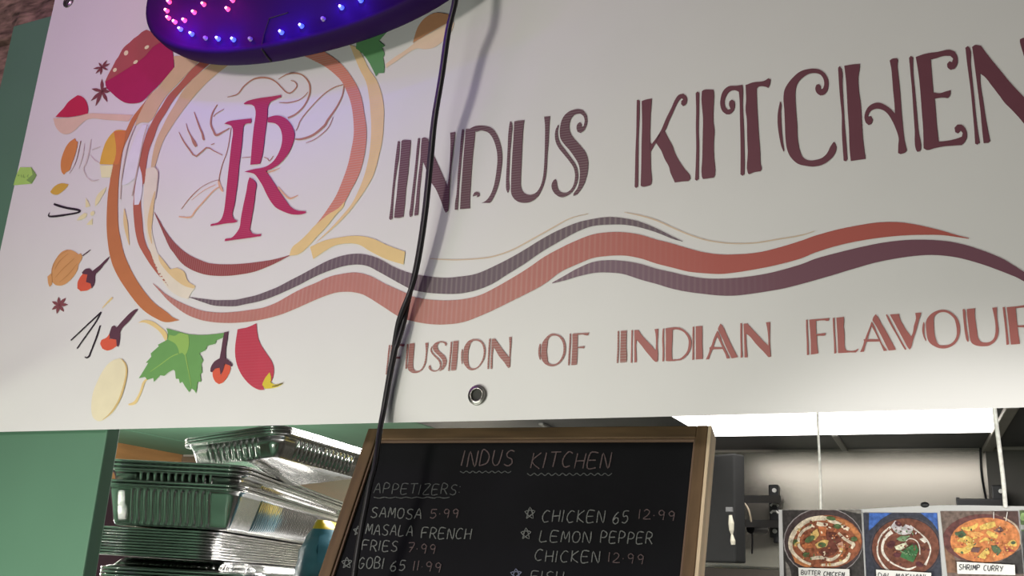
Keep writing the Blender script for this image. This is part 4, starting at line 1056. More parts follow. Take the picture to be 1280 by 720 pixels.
def text_strokes(txt, x0, y0, x1, y1, h, slant=0.16):
    """letters between two baseline pixels"""
    widths = [0.45 if c in 'I1.:' else (0.7 if c == ' ' else 1.0) for c in txt]
    tot = sum(widths)
    out = []
    acc = 0
    for c, w in zip(txt, widths):
        if c != ' ':
            jy = random.uniform(-.06, .06) * h
            for st in FONT[c]:
                out.append([(lambda ux, uy: (x0 + (x1 - x0) * (acc + w * (0.08 + 0.78 * (ux if w == 1.0 else (ux - .28) * 1.6))) / tot + uy * h * slant,
                                             y0 + (y1 - y0) * (acc + w * ux) / tot - uy * h + jy))(ux, uy) for ux, uy in st])
        acc += w
    return out


def chalk(strokes, width_px, seed=0):
    bm = bmesh.new()
    rnd = random.Random(seed)
    for k, st in enumerate(strokes):
        c = crv([tuple(p) for p in st], 4) if len(st) > 2 else [tuple(st[0]), tuple(((st[0][0] + st[1][0]) / 2, (st[0][1] + st[1][1]) / 2)), tuple(st[1])]
        pts = [(x + rnd.uniform(-.12, .12), y + rnd.uniform(-.12, .12), width_px * rnd.uniform(.75, 1.15)) for x, y in c]
        L, Rr = ribbon_outline(pts, 1)
        lift = 0.0043 - 0.00004 * (k % 6)
        a = [bm.verts.new(to_board(*p, lift)) for p in L]
        b = [bm.verts.new(to_board(*p, lift)) for p in Rr]
        for i in range(len(a) - 1):
            bm.faces.new((a[i], a[i + 1], b[i + 1], b[i]))
    bm.normal_update()
    for f in bm.faces:
        if f.normal.y > 0:
            f.normal_flip()
    return bm


m_chalk = mat('white_chalk', (0.165, 0.17, 0.165), rough=0.95, var=0.45, scale=900)
m_chalk_dim = mat('worn_chalk', (0.095, 0.10, 0.10), rough=0.95, var=0.4, scale=900)
m_chalk_pink = mat('pink_chalk', (0.115, 0.082, 0.084), rough=0.95, var=0.4, scale=900)
m_chalk_blue = mat('blue_chalk', (0.17, 0.18, 0.26), rough=0.95, var=0.4, scale=900)


def squiggle(x0, y0, x1, y1, amp, n_):
    return [(x0 + (x1 - x0) * i / (2 * n_), y0 + (y1 - y0) * i / (2 * n_) + amp * (1 if i % 2 else -1)) for i in range(2 * n_ + 1)]


title_st = text_strokes('INDUS', 575, 583, 643, 582, 19, .2) + text_strokes('KITCHEN', 661, 584, 764, 585, 19, .2)
link_mesh('chalk_heading', chalk(title_st, 1.5, 1), m_chalk_pink, CHB)['label'] = 'pinkish chalk heading'
link_mesh('chalk_underline', chalk([squiggle(575, 590, 639, 590, 1.1, 8), squiggle(659, 593, 765, 593, 1.4, 12)], 1.1, 2), m_chalk_dim, CHB)
link_mesh('chalk_subheading', chalk(text_strokes('APPETIZERS:', 466, 617, 577, 618, 12.5, .18) + [squiggle(467, 622, 562, 622, .6, 7)], 1.1, 3), m_chalk_dim, CHB)
T_ = text_strokes
for it in (T_('SAMOSA', 462, 646, 528, 649, 12.5, .16) + [[(457, 636.5), (459, 637)]], T_('MASALA', 456, 668, 517, 671, 13, .16) + T_('FRENCH', 525, 673, 590, 674, 13, .16) + T_('FRIES', 451, 688, 498, 690, 12.5, .16),
           T_('GOBI', 446, 710, 481, 711, 13.5, .16) + T_('65', 486, 713, 508, 714, 12.5, .14), T_('CHICKEN', 676, 652, 757, 653, 14.5, .14) + T_('65', 764, 654, 787, 654, 15, .12),
           T_('LEMON', 673, 676, 740, 679, 13.5, .14) + T_('PEPPER', 749, 679, 817, 680, 14, .12) + T_('CHICKEN', 667, 701, 751, 704, 14, .12), T_('FISH', 662, 727, 706, 728, 13, .1)):
    link_mesh('chalk_item', chalk(it, 1.3, 4), m_chalk, CHB)
for it in ((441, 668, 455, 668, 11, 0), (426, 709, 442, 709, 13, 0), (655, 648, 671, 648, 14, 0), (650, 674, 666, 674, 13.5, 0)):
    link_mesh('chalk_star', chalk(T_('*', *it), 1.2, 5), m_chalk, CHB)
for args in (('5.99', 536, 647, 575, 648, 11, .12), ('7.99', 508, 690, 546, 693, 11.5, .14), ('11.99', 515, 713, 553, 716, 12, .12), ('12.99', 797, 649, 846, 651, 12, .06), ('12.99', 759, 702, 807, 705, 12, .06)):
    link_mesh('chalk_price', chalk(text_strokes(*args), 1.2, 6), m_chalk_pink, CHB)['label'] = 'pinkish chalk price'
link_mesh('chalk_star', chalk(text_strokes('*', 637, 724, 654, 724, 13, 0), 1.3, 7), m_chalk_blue, CHB)['label'] = 'bluish chalk star'

# ------------------------------------------------------------------ counter under the board and shelf under the trays (below the frame)
CT = empty('serving_counter', (0.4, 0.0, 0.0))
tag(CT, 'green painted serving counter carrying the chalkboard', 'counter')
zc = base.z - 0.010
link_mesh('counter_top', box((-0.88, -0.46, zc - 0.03), (0.9, 0.005, zc), 0.004), m_green, CT)
link_mesh('counter_front', box((-0.86, -0.33, 0.0), (0.88, -0.30, zc - 0.03), 0.002), m_green, CT)
link_mesh('counter_side', box((-0.86, -0.30, 0.0), (-0.84, 0.0, zc - 0.03), 0.002), m_green, CT)
link_mesh('counter_side', box((0.86, -0.30, 0.0), (0.88, 0.0, zc - 0.03), 0.002), m_green, CT)

# ------------------------------------------------------------------ foil trays
m_foil = mat('aluminium_foil', (0.80, 0.80, 0.79), rough=0.20, metal=1.0, var=0.04, scale=60, bump=0.12)
m_foil_rim = mat('aluminium_rim', (0.86, 0.86, 0.85), rough=0.14, metal=1.0, var=0.03, scale=40)


def rr_outline(hx, hy, r, npx, npy):
    """rounded rectangle: list of (x, y, nx, ny, s) with s in 0..1 how far in the ribbed part of a side"""
    out = []
    for (cx, cy, a0, L, nn) in ((hx - r, -hy + r, -90, 0, 0),):
        pass
    def side(x0, y0, x1, y1, nx, ny, n_):
        for i in range(n_):
            t = i / n_
            out.append((x0 + (x1 - x0) * t, y0 + (y1 - y0) * t, nx, ny, min(t, 1 - t) * 2))
    def corner(cx, cy, a0):
        for i in range(7):
            a = math.radians(a0 + 90 * i / 7)
            out.append((cx + r * math.cos(a), cy + r * math.sin(a), math.cos(a), math.sin(a), 0))
    side(-hx + r, -hy, hx - r, -hy, 0, -1, npx); corner(hx - r, -hy + r, -90)
    side(hx, -hy + r, hx, hy - r, 1, 0, npy); corner(hx - r, hy - r, 0)
    side(hx - r, hy, -hx + r, hy, 0, 1, npx); corner(-hx + r, hy - r, 90)
    side(-hx, hy - r, -hx, -hy + r, -1, 0, npy); corner(-hx + r, -hy + r, 180)
    return out


def tray_meshes(W, L, H, taper, rib_p=0.0105, inverted=False, key=''):
    """local origin at the middle of the base; rim at height H"""
    npx = max(12, int(W / rib_p) * 10); npy = max(12, int(L / rib_p) * 8)
    hx, hy, r = W / 2, L / 2, 0.022
    base_o = rr_outline(hx, hy, r, npx, npy)
    levels = [(0.0, taper + 0.0045, 0), (0.0012, taper + 0.0015, 0), (0.004, taper, 0.3), (H * 0.16, taper * 0.86, 1), (H * 0.5, taper * 0.52, 1), (H * 0.84, taper * 0.17, 1), (H - 0.006, 0.0012, 0.2), (H - 0.004, -0.0015, 0), (H - 0.0012, -0.002, 0), (H, -0.0045, 0)]
    bm = bmesh.new()
    rings = []
    sgn = -1 if inverted else 1
    for z, ins, k in levels:
        ring = []
        acc = 0
        px_, py_ = None, None
        for x, y, nx, ny, s in base_o:
            coord = x if abs(ny) == 1 else y
            wv = 0.0
            if s > 0.26 and k:
                wv = 0.0021 * k * math.copysign(abs(math.sin(2 * math.pi * coord / rib_p)) ** 0.55, math.sin(2 * math.pi * coord / rib_p))
            cr = noise.noise(Vector((x * 60, y * 60, z * 40))) * 0.0007 * (1 if s == 0 else .35)
            ring.append(bm.verts.new((x - nx * (ins - wv - cr), y - ny * (ins - wv - cr), sgn * z)))
        rings.append(ring)
    N_ = len(base_o)
    for a, b in zip(rings, rings[1:]):
        for k in range(N_):
            f = (a[k], a[(k + 1) % N_], b[(k + 1) % N_], b[k])
            bm.faces.new(f if not inverted else f[::-1])
    bm.faces.new(rings[0][::-1] if not inverted else rings[0])
    bm.normal_update()
    me = bpy.data.meshes.new('foil_tray' + key)
    bm.to_mesh(me); bm.free()
    me.materials.append(m_foil)
    for p_ in me.polygons:
        p_.use_smooth = True
    # rolled rim
    bm = bmesh.new()
    oo = rr_outline(hx + 0.0068, hy + 0.0068, r + 0.006, max(8, npx // 3), max(8, npy // 3))
    rings = []
    prof = [(-0.003, 0.0002)] + [(0.0019 * math.cos(a), -0.0014 + 0.0019 * math.sin(a)) for a in [1.57 - i * 0.7 for i in range(8)]]
    for rad, h in prof:
        rings.append([bm.verts.new((x + nx * rad, y + ny * rad, sgn * (H + h + 0.0004 * noise.noise(Vector((x * 30, y * 30, 5)))))) for x, y, nx, ny, s in oo])
    N_ = len(oo)
    for a, b in zip(rings, rings[1:]):
        for k in range(N_):
            f = (a[k], a[(k + 1) % N_], b[(k + 1) % N_], b[k])
            bm.faces.new(f if not inverted else f[::-1])
    rm = bpy.data.meshes.new('rim' + key)
    bm.to_mesh(rm); bm.free()
    rm.materials.append(m_foil_rim)
    for p_ in rm.polygons:
        p_.use_smooth = True
    return me, rm


def place_tray(ms, M, label, group, cat='foil tray', name='foil_tray'):
    me, rm = ms
    o = bpy.data.objects.new(name, me)
    COL.objects.link(o)
    o.matrix_world = M
    r_ = bpy.data.objects.new('rim', rm)
    COL.objects.link(r_)
    r_.parent = o
    tag(o, label, cat, group)
    return o


def stack_matrix(corner, a, W, L, H, dz, tilt=None):
    """corner: world point of the near right rim corner of the top tray"""
    R3 = Matrix.Rotation(a, 4, 'Z')
    if tilt:
        R3 = R3 @ Matrix.Rotation(tilt[0], 4, 'X') @ Matrix.Rotation(tilt[1], 4, 'Y')
    return Matrix.Translation(corner) @ R3 @ Matrix.Translation((-W / 2, L / 2, -H + dz))


PXM = 1.45 / F                       # metres per pixel at the trays
# main stack: three trays, then two deeper ones beneath
aB, WB, LB_ = math.radians(22.4), 0.205, 0.76
cB = at_depth(304, 582, 1.45)
top3 = tray_meshes(WB - 0.004, LB_ - 0.004, 0.052, 0.016, key='_upper')
low2 = tray_meshes(WB, LB_, 0.058, 0.016, key='_lower')
for i, (ms, H, dpx, lab) in enumerate(((top3, 0.052, 0, 'ribbed foil tray, top rim of the big nested stack'), (top3, 0.052, 5.0, 'ribbed foil tray, second rim down in the big nested stack'), (top3, 0.052, 10.0, 'ribbed foil tray, third rim down in the big nested stack'),
                                       (low2, 0.058, 25.0, 'ribbed foil tray, fourth rim down, below the gap in the big nested stack'), (low2, 0.058, 29.5, 'lowest ribbed foil tray of the big nested stack, showing its full side'))):
    place_tray(ms, stack_matrix(cB, aB, WB, LB_, H, -dpx * PXM), lab, 'big nested stack of foil trays')
zb_low = cB.z - 29.5 * PXM - 0.058      # underside of that stack
# upper, turned stack resting in the open top tray
aA, WA, LA = math.radians(1.7), 0.172, 0.25
cA = at_depth(349, 539, 1.425)
ta = tray_meshes(WA, LA, 0.034, 0.012, key='_small')
for i, lab in enumerate(('small foil tray, topmost of the turned stack under the banner edge', 'small foil tray, second of the turned stack under the banner edge', 'small foil tray, third of the turned stack under the banner edge')):
    place_tray(ta, stack_matrix(cA, aA, WA, LA, 0.034, 0.0085 - i * 0.0042, (math.radians(-1.4), math.radians(-6.0))), lab, 'turned stack of small foil trays')
# crumpled stack of flat foil lids below the big stack
lid_t = 0.0040
nl = 10
topL = zb_low - 0.0005


def lid_mesh(seed):
    bm = bmesh.new()
    oo = rr_outline(0.104, 0.30, 0.03, 24, 60)
    rings = []
    for z, off in ((0, -0.004), (0.0004, 0.0), (0.0018, 0.0016), (0.0034, 0.0004), (0.0038, -0.004)):
        rings.append([bm.verts.new((x + nx * (off + 0.0016 * noise.noise(Vector((x * 25, y * 25, seed * 3.1)))), y + ny * (off + 0.0016 * noise.noise(Vector((x * 25 + 9, y * 25, seed * 3.1)))), z - 0.0038 + 0.0001 * math.sin(7 * x + 26 * y + 1))) for x, y, nx, ny, s in oo])
    N_ = len(oo)
    for a, b in zip(rings, rings[1:]):
        for k in range(N_):
            bm.faces.new((a[k], a[(k + 1) % N_], b[(k + 1) % N_], b[k]))
    bm.faces.new(rings[0][::-1]); bm.faces.new(rings[-1])
    return bm


R3 = Matrix.Rotation(aB, 4, 'Z')
cenB = Matrix.Translation(cB) @ R3 @ Vector((-WB / 2, LB_ / 2, 0))
ordn = ['topmost', 'second', 'third', 'fourth', 'fifth', 'sixth', 'seventh', 'eighth', 'ninth', 'lowest']
cL = at_depth(268, 657, 1.45)
cenL = Matrix.Translation((cL.x, cL.y, 0)) @ R3 @ Vector((-0.104 + 0.003, 0.30 - 0.003, 0))
for i in range(nl):
    o = link_mesh('foil_sheet', lid_mesh(i), m_foil, None, True)
    o.matrix_world = Matrix.Translation((cenL.x, cenL.y, topL - 0.0015 - i * (lid_t + 0.0001))) @ R3 @ Matrix.Translation((random.uniform(-.001, .001), random.uniform(-.001, .001), 0))
    tag(o, '%s foil sheet of the flat stack under the big nested trays' % ordn[i], 'foil sheet', 'stack of flat foil sheets')
zD = topL - 0.003 - nl * (lid_t + 0.0001)
# inverted trays at the bottom
WD, LD = 0.235, 0.52
td = tray_meshes(WD, LD, 0.018, 0.020, inverted=True, key='_inverted')
cD = at_depth(322, 717, 1.45)
for i, lab in enumerate(('upside-down foil tray, uppermost rim at the bottom of the tray pile', 'upside-down foil tray, second rim at the bottom of the tray pile', 'upside-down foil tray, third rim at the bottom of the tray pile', 'upside-down foil tray, lowest rim at the bottom of the tray pile')):
    M = Matrix.Translation(Vector((cD.x, cD.y, zD - i * 0.0050))) @ R3 @ Matrix.Translation((-WD / 2, LD / 2, 0))
    place_tray(td, M, lab, 'upside-down foil trays')
zS = zD - 3 * 0.0050 - 0.018 - 0.0026
SH = empty('storage_shelf', (cenB.x, cenB.y, 0))
tag(SH, 'steel storage shelf carrying the pile of foil trays behind the green panel', 'shelf')
m_sh = mat('shelf_steel', (0.4, 0.4, 0.4), rough=0.35, metal=0.8)
link_mesh('shelf_top', box((-0.26, -0.42, zS - 0.02), (0.26, 0.42, zS), 0.003), m_sh, SH)
for sx in (-0.24, 0.24):
    for sy in (-0.40, 0.40):
        link_mesh('leg', box((sx - .012, sy - .012, 0), (sx + .012, sy + .012, zS - 0.02), 0.002), m_sh, SH)
SH.rotation_euler = (0, 0, aB)

# teal bag with a yellow stripe beside the trays
bagp = at_depth(408, 690, 1.55)
bm = bmesh.new()
NBx, NBz = 14, 16
def bag_pt(u, v, side):
    x = (u - .5) * 0.16
    z = v * 0.105
    th_ = 0.045 * math.sin(math.pi * min(1, max(0, u))) ** 0.5 * (1 - 0.75 * v ** 3)
    return Vector((x * (1 - 0.1 * v) + 0.006 * noise.noise(Vector((u * 4, v * 5, side))), side * (th_ + 0.005 * noise.noise(Vector((u * 6, v * 6, side * 3)))), z))
for side in (-1, 1):
    g = [[bm.verts.new(bag_pt(i / NBx, j / NBz, side)) for j in range(NBz + 1)] for i in range(NBx + 1)]
    for i in range(NBx):
        for j in range(NBz):
            q = (g[i][j], g[i + 1][j], g[i + 1][j + 1], g[i][j + 1])
            f = bm.faces.new(q if side < 0 else q[::-1])
            f.material_index = 1 if j >= 14 else 0
bmesh.ops.remove_doubles(bm, verts=bm.verts, dist=0.0015)
BG = link_mesh('snack_bag', bm, [mat('teal_film', (0.06, 0.19, 0.25), rough=0.3, var=0.12, scale=12), mat('yellow_film', (0.75, 0.55, 0.04), rough=0.3)], None, True)
BG.location = (bagp.x, bagp.y, zS)
BG.rotation_euler = (0, 0, math.radians(-64))
tag(BG, 'teal plastic bag with a yellow stripe between foil trays and chalkboard', 'bag')

# ------------------------------------------------------------------ poster of dishes on strings
PA = Vector((0.2134, 0.13, 1.6745)); PB = Vector((0.4018, 0.0592, 1.6745))
pax = (PB - PA).normalized(); pn = Vector((pax.y, -pax.x, 0)).normalized()
if pn.y > 0:
    pn = -pn
PW, PH = 0.36, 0.21
PM = Matrix((pax, -pn, ZA)).transposed()
PO = empty('dish_poster', PA - ZA * PH, PM)
tag(PO, 'white laminated sheet of dish photos hung on strings in the serving hatch', 'poster')
m_paper = mat('white_paper', (0.88, 0.88, 0.88), rough=0.35, var=0.02)
PI = PM.inverted()


def poster_bow(x, z):
    return 0.0006 * (1 + math.sin(x * 30)) * max(0, (z - PH + 0.03) / 0.03)


bm = bmesh.new()
PX0 = -0.0042
g = [[bm.verts.new((PX0 + (PW - PX0) * i / 40, poster_bow(PW * i / 40, PH * j / 10), PH * j / 10 - (0.0012 * math.sin(PW * i / 40 * 33) if j == 10 else 0))) for j in range(11)] for i in range(41)]
for i in range(40):
    for j in range(10):
        bm.faces.new((g[i][j], g[i + 1][j], g[i + 1][j + 1], g[i][j + 1]))
sheet = link_mesh('sheet', bm, translucent(m_paper, 0.45), PO, True)


def ps(px, py, lift):
    q = at_plane(px, py, PA + pn * lift, pn)
    return PI @ (q - (PA - ZA * PH))


def poster_poly(bm, loops, lift, mi=0):
    pl = [[(lambda v: (v.x, v.z))(ps(p[0], p[1], lift)) for p in lp] for lp in loops]
    flat, tris = fill_loops(pl)
    vv = [bm.verts.new((p.x, -lift, p.y)) for p in flat]
    for t in tris:
        if len(set(t)) == 3:
            try:
                f = bm.faces.new([vv[i] for i in t])
                f.material_index = mi
            except ValueError:
                pass


def clip(poly_, quad):
    """Sutherland-Hodgman: keep what lies in the convex quad (pixel space)"""
    out = list(poly_)
    n_ = len(quad)
    area_ = sum(quad[i][0] * quad[(i + 1) % n_][1] - quad[(i + 1) % n_][0] * quad[i][1] for i in range(n_))
    s = 1 if area_ > 0 else -1
    for i in range(n_):
        a, b = quad[i], quad[(i + 1) % n_]
        def ins(p):
            return s * ((b[0] - a[0]) * (p[1] - a[1]) - (b[1] - a[1]) * (p[0] - a[0])) >= 0
        def inter(p, q):
            d1 = (b[0] - a[0]) * (p[1] - a[1]) - (b[1] - a[1]) * (p[0] - a[0])
            d2 = (b[0] - a[0]) * (q[1] - a[1]) - (b[1] - a[1]) * (q[0] - a[0])
            t = d1 / (d1 - d2)
            return (p[0] + (q[0] - p[0]) * t, p[1] + (q[1] - p[1]) * t)
        new = []
        for k in range(len(out)):
            p, q = out[k - 1], out[k]
            if ins(q):
                if not ins(p):
                    new.append(inter(p, q))
                new.append(q)
            elif ins(p):
                new.append(inter(p, q))
        out = new
        if len(out) < 3:
            return []
    return out


FOOD = {}


def food(name, rgb, local=(206, 204, 200)):
    if name not in FOOD:
        c, w = lin(rgb), lin(local)
        g_ = sum(c) / 3
        c = [v * 0.80 + g_ * 0.16 for v in c]
        FOOD[name] = mat('photo_' + name, [min(.9, a / b * 0.70) for a, b in zip(c, w)], rough=0.3, var=0.38, scale=330)
    return FOOD[name]


def dish(quad, layers, label):
    """a printed photograph: quad in pixels, layers of (colour name, rgb, pixel loop)"""
    names = []
    bm = bmesh.new()
    mats = []
    for k, (nm, rgb, lp) in enumerate(layers):
        m = food(nm, rgb)
        if m not in mats:
            mats.append(m)
        c = clip(lp, quad)
        if len(c) >= 3:
            poster_poly(bm, [c], 0.0005 + 0.00008 * k, mats.index(m))
    bm.normal_update()
    for f in bm.faces:
        if f.normal.y > 0:
            f.normal_flip()
    o = link_mesh('photo', bm, mats, PO)
    o['label'] = label
    return o


def E_(cx, cy, rx, ry, a=0, n=26):
    return ell(cx, cy, rx, ry, a, n)[0]


def R_(pts, sub=4):
    return rib(pts, sub)[0]


def V_(pts):
    return smooth_outline(pts, 3)


P1 = (970, 625, 7.575); P2 = (1070, 625, 7.575); P3 = (1165, 625, 7.583)
q1 = Z(*P1, [(60,95),(805,95),(850,930),(80,930)])
d1 = [('night', (62,58,56), q1), ('grey', (120,114,106), V_(Z(*P1, [(90,580),(130,640),(150,760),(100,760)]))), ('grey', (120,114,106), V_(Z(*P1, [(640,95),(805,95),(805,130),(760,125)]))),
      ('glint', (150,142,140), E_(*Z(*P1, [(448,395)])[0], 50, 42.5)), ('rim1', (72,58,58), E_(*Z(*P1, [(450,395)])[0], 49, 41.5)), ('curry1', (150,82,48), E_(*Z(*P1, [(470,395)])[0], 45.5, 33.5)),
      ('curry_or', (186,112,52), V_(Z(*P1, [(540,170),(680,200),(800,320),(800,420),(720,300),(620,230)]))), ('curry_or', (186,112,52), V_(Z(*P1, [(130,470),(230,570),(350,630),(300,640),(180,590)])))]
d1 += [('cream', (222,200,170), R_(Z(*P1, c))) for c in ([(560,200,26),(440,170,44),(300,195,44),(200,270,46),(140,380,44),(150,480,34),(240,570,26),(330,610,22)], [(350,240,26),(260,290,26),(215,360,26),(220,440,26),(270,490,20)],
                                                         [(330,555,30),(430,545,34),(520,565,30),(590,520,26),(640,430,24)], [(430,615,22),(560,610,30),(660,570,32),(700,500,22)], [(590,310,22),(640,360,26),(700,400,28),(735,420,34),(715,460,20)], [(480,180,40),(600,230,36),(690,280,34)], [(385,220,34),(440,235,40),(490,230,20)])]
d1 += [('sauce', (112,58,44), V_(Z(*P1, [(480,300),(560,310),(610,380),(600,450),(540,520),(450,540),(400,490),(480,430)]))), ('chunk', (206,166,82), V_(Z(*P1, [(330,310),(390,270),(410,330),(370,380),(320,370)]))), ('chunk', (206,166,82), V_(Z(*P1, [(370,420),(450,375),(500,385),(480,440),(390,460)]))),
       ('chunk2', (190,104,48), V_(Z(*P1, [(400,250),(480,250),(470,340),(420,340)]))), ('chunk2', (190,104,48), V_(Z(*P1, [(240,420),(330,410),(360,450),(270,460)]))), ('chunk3', (206,150,120), V_(Z(*P1, [(570,420),(630,390),(640,440),(600,480)]))),
       ('herb', (84,106,62), E_(*Z(*P1, [(580,250)])[0], 5, 3)), ('herb', (84,106,62), E_(*Z(*P1, [(320,370)])[0], 7, 3.5, -30)), ('herb', (84,106,62), E_(*Z(*P1, [(435,425)])[0], 5, 3.2)), ('herb', (84,106,62), E_(*Z(*P1, [(185,405)])[0], 3, 4.5)), ('herb', (84,106,62), E_(*Z(*P1, [(740,370)])[0], 4, 3)), ('herb', (84,106,62), E_(*Z(*P1, [(520,175)])[0], 6, 2.4, 10)), ('herb', (84,106,62), E_(*Z(*P1, [(285,520)])[0], 4, 3))]
def bits(cx, cy, rx, ry, cols, n_, seed, rmin, rmax):
    rnd = random.Random(seed)
    out = []
    for i in range(n_):
        a_, q_ = rnd.uniform(0, 6.28), rnd.uniform(0, 1) ** .5
        nm, c_ = cols[rnd.randrange(len(cols))]
        r_ = rnd.uniform(rmin, rmax)
        out.append((nm, c_, E_(cx + rx * q_ * math.cos(a_), cy + ry * q_ * math.sin(a_), r_, r_ * rnd.uniform(.35, .8), rnd.uniform(0, 180), 9)))
    return out


cc = Z(*P1, [(450,400)])[0]
d1 += bits(cc[0], cc[1], 38, 29, [('curry_or', (186,112,52)), ('cream', (222,200,170)), ('sauce', (112,58,44)), ('chunk', (206,166,82)), ('herb', (84,106,62)), ('chunk2', (190,104,48))], 90, 3, 0.6, 2.4)
dish(q1, d1, 'photo of butter chicken swirled with cream')
q2 = Z(*P2, [(68,122),(768,122),(830,930),(105,930)])
d2 = [('slate', (56,58,70), q2), ('blue', (44,92,170), V_(Z(*P2, [(125,122),(340,122),(240,180),(180,240),(120,290)]))), ('blue', (44,92,170), V_(Z(*P2, [(610,122),(768,122),(775,290),(720,210)]))), ('rim2', (70,66,74), E_(*Z(*P2, [(470,450)])[0], 45, 39)), ('rim2b', (52,46,54), E_(*Z(*P2, [(470,455)])[0], 43.5, 38)),
      ('dal', (118,66,46), E_(*Z(*P2, [(470,450)])[0], 42, 36.5))]
d2 += [('swirl', (222,206,190), R_(Z(*P2, c))) for c in ([(330,255,24),(250,320,16),(205,420,14),(210,530,16),(260,620,18),(310,670,18)], [(340,300,40),(285,350,30),(250,430,24),(260,510,24),(330,590,16),(430,640,14),(500,655,20),(570,630,10)], [(510,245,20),(600,310,12),(670,380,16),(705,460,14),(690,540,12),(655,615,26)], [(470,390,8),(510,365,10),(570,385,10),(600,440,10),(605,520,8)])]
d2 += [('onion', (196,186,186), V_(Z(*P2, [(330,250),(370,195),(400,205),(440,260),(470,230),(550,260),(520,320),(440,330),(380,310)]))), ('bean', (92,44,48), E_(*Z(*P2, [(400,225)])[0], 4.5, 3, 30)), ('bean', (92,44,48), E_(*Z(*P2, [(330,420)])[0], 6, 4, -30)), ('bean', (92,44,48), E_(*Z(*P2, [(390,520)])[0], 5, 3)), ('bean', (92,44,48), E_(*Z(*P2, [(600,610)])[0], 5, 3, 20)),
       ('swirl', (222,206,190), V_(Z(*P2, [(600,370),(640,355),(672,390),(650,410)]))), ('coriander', (58,112,62), V_(Z(*P2, [(440,490),(500,440),(560,410),(595,470),(570,530),(540,590),(490,570),(420,540)]))), ('coriander2', (112,142,98), V_(Z(*P2, [(380,370),(430,340),(500,340),(470,390),(420,390)]))), ('coriander2', (112,142,98), R_(Z(*P2, [(420,480,10),(480,510,18),(540,520,8)]))),
       ('butter', (226,222,178), V_(Z(*P2, [(365,440),(470,400),(495,430),(420,475),(380,470)])))]
cc = Z(*P2, [(460,440)])[0]
d2 += bits(cc[0], cc[1], 36, 30, [('bean', (92,44,48)), ('dal2', (140,80,56)), ('dal3', (104,56,42))], 70, 5, 0.5, 1.9)
d2 += bits(cc[0] + 1, cc[1] - 17, 15, 6, [('onion', (196,186,186)), ('bean', (92,44,48)), ('coriander2', (112,142,98))], 22, 6, 0.6, 1.8)
d2 += bits(cc[0] + 7, cc[1] + 7, 8, 7, [('coriander', (58,112,62)), ('coriander3', (40,84,48)), ('coriander2', (112,142,98))], 26, 8, 0.6, 1.6)
dish(q2, d2, 'photo of dark lentils topped with butter and coriander')
q3 = Z(*P3, [(78,105),(815,105),(870,700),(860,930),(170,930)])
d3 = [('wood', (112,92,82), q3), ('wood2', (84,58,52), V_(Z(*P3, [(560,105),(815,105),(835,260),(760,200),(640,150)]))), ('shade', (62,58,56), V_(Z(*P3, [(640,590),(850,460),(872,700),(800,700)]))), ('plank', (130,92,66), V_(Z(*P3, [(110,430),(200,520),(250,690),(140,690)]))),
      ('bowl3', (104,58,54), E_(*Z(*P3, [(470,360)])[0], 49, 30, -3)), ('orange3', (208,120,46), E_(*Z(*P3, [(510,380)])[0], 44.5, 28, -3)), ('rim3', (196,170,142), R_(Z(*P3, [(680,165,14),(780,230,16),(835,320,16),(838,420,12)])))]
d3 += [('shrimp', (224,180,66), R_(Z(*P3, c))) for c in ([(280,265,20),(350,275,40),(410,250,36),(430,220,16)], [(455,265,40),(530,245,60),(600,225,50)], [(520,300,30),(570,330,50),(620,350,36)], [(240,380,30),(330,375,70),(365,430,60),(310,480,60),(210,470,34)], [(720,430,30),(770,400,50),(790,440,36)], [(385,370,14),(420,350,26),(460,340,14)], [(450,400,12),(510,370,30),(545,390,16)])]
d3 += [('orange4', (222,150,60), V_(Z(*P3, [(330,310),(440,300),(500,330),(430,350),(360,340)]))), ('herb3', (78,98,66), V_(Z(*P3, [(215,310),(290,290),(330,330),(280,360),(230,350)]))), ('herb3', (78,98,66), V_(Z(*P3, [(560,430),(620,430),(660,480),(630,520),(580,490)]))), ('herb3', (78,98,66), E_(*Z(*P3, [(320,385)])[0], 2, 1.3)), ('herb3', (78,98,66), E_(*Z(*P3, [(770,405)])[0], 3, 2)),
       ('red3', (160,66,52), V_(Z(*P3, [(680,440),(720,450),(790,490),(700,490)]))), ('purple3', (110,76,72), V_(Z(*P3, [(580,290),(650,250),(680,290),(640,310)]))), ('purple3', (110,76,72), V_(Z(*P3, [(380,450),(460,450),(440,500),(370,490)]))), ('shrimp', (224,180,66), V_(Z(*P3, [(470,500),(520,450),(550,500),(500,560),(430,540)]))), ('fork', (206,200,190), R_(Z(*P3, [(585,110,6),(585,180,6)], ), 1)), ('fork', (206,200,190), R_(Z(*P3, [(715,110,8),(700,200,8)]), 1))]
cc = Z(*P3, [(500,390)])[0]
d3 += bits(cc[0], cc[1], 38, 23, [('orange5', (196,104,42)), ('orange4', (222,150,60)), ('red3', (160,66,52)), ('shrimp', (224,180,66)), ('herb3', (78,98,66)), ('shrimp2', (236,206,120))], 90, 9, 0.5, 2.0)
dish(q3, d3, 'photo of orange shrimp curry')
q4 = [(1274.5,638),(1330,637),(1340,720),(1281,720)]
dish(q4, [('green4', (74,96,52), q4), ('leaf4', (128,160,88), E_(1279, 646, 4, 5)), ('leaf4', (128,160,88), E_(1290, 650, 6, 5)), ('grey4', (140,138,134), V_([(1275,656),(1335,656),(1336,662),(1276,662)])), ('dark4', (64,66,66), V_([(1276,664),(1338,664),(1340,720),(1281,720)]))], 'photo of a green dish at the right end')


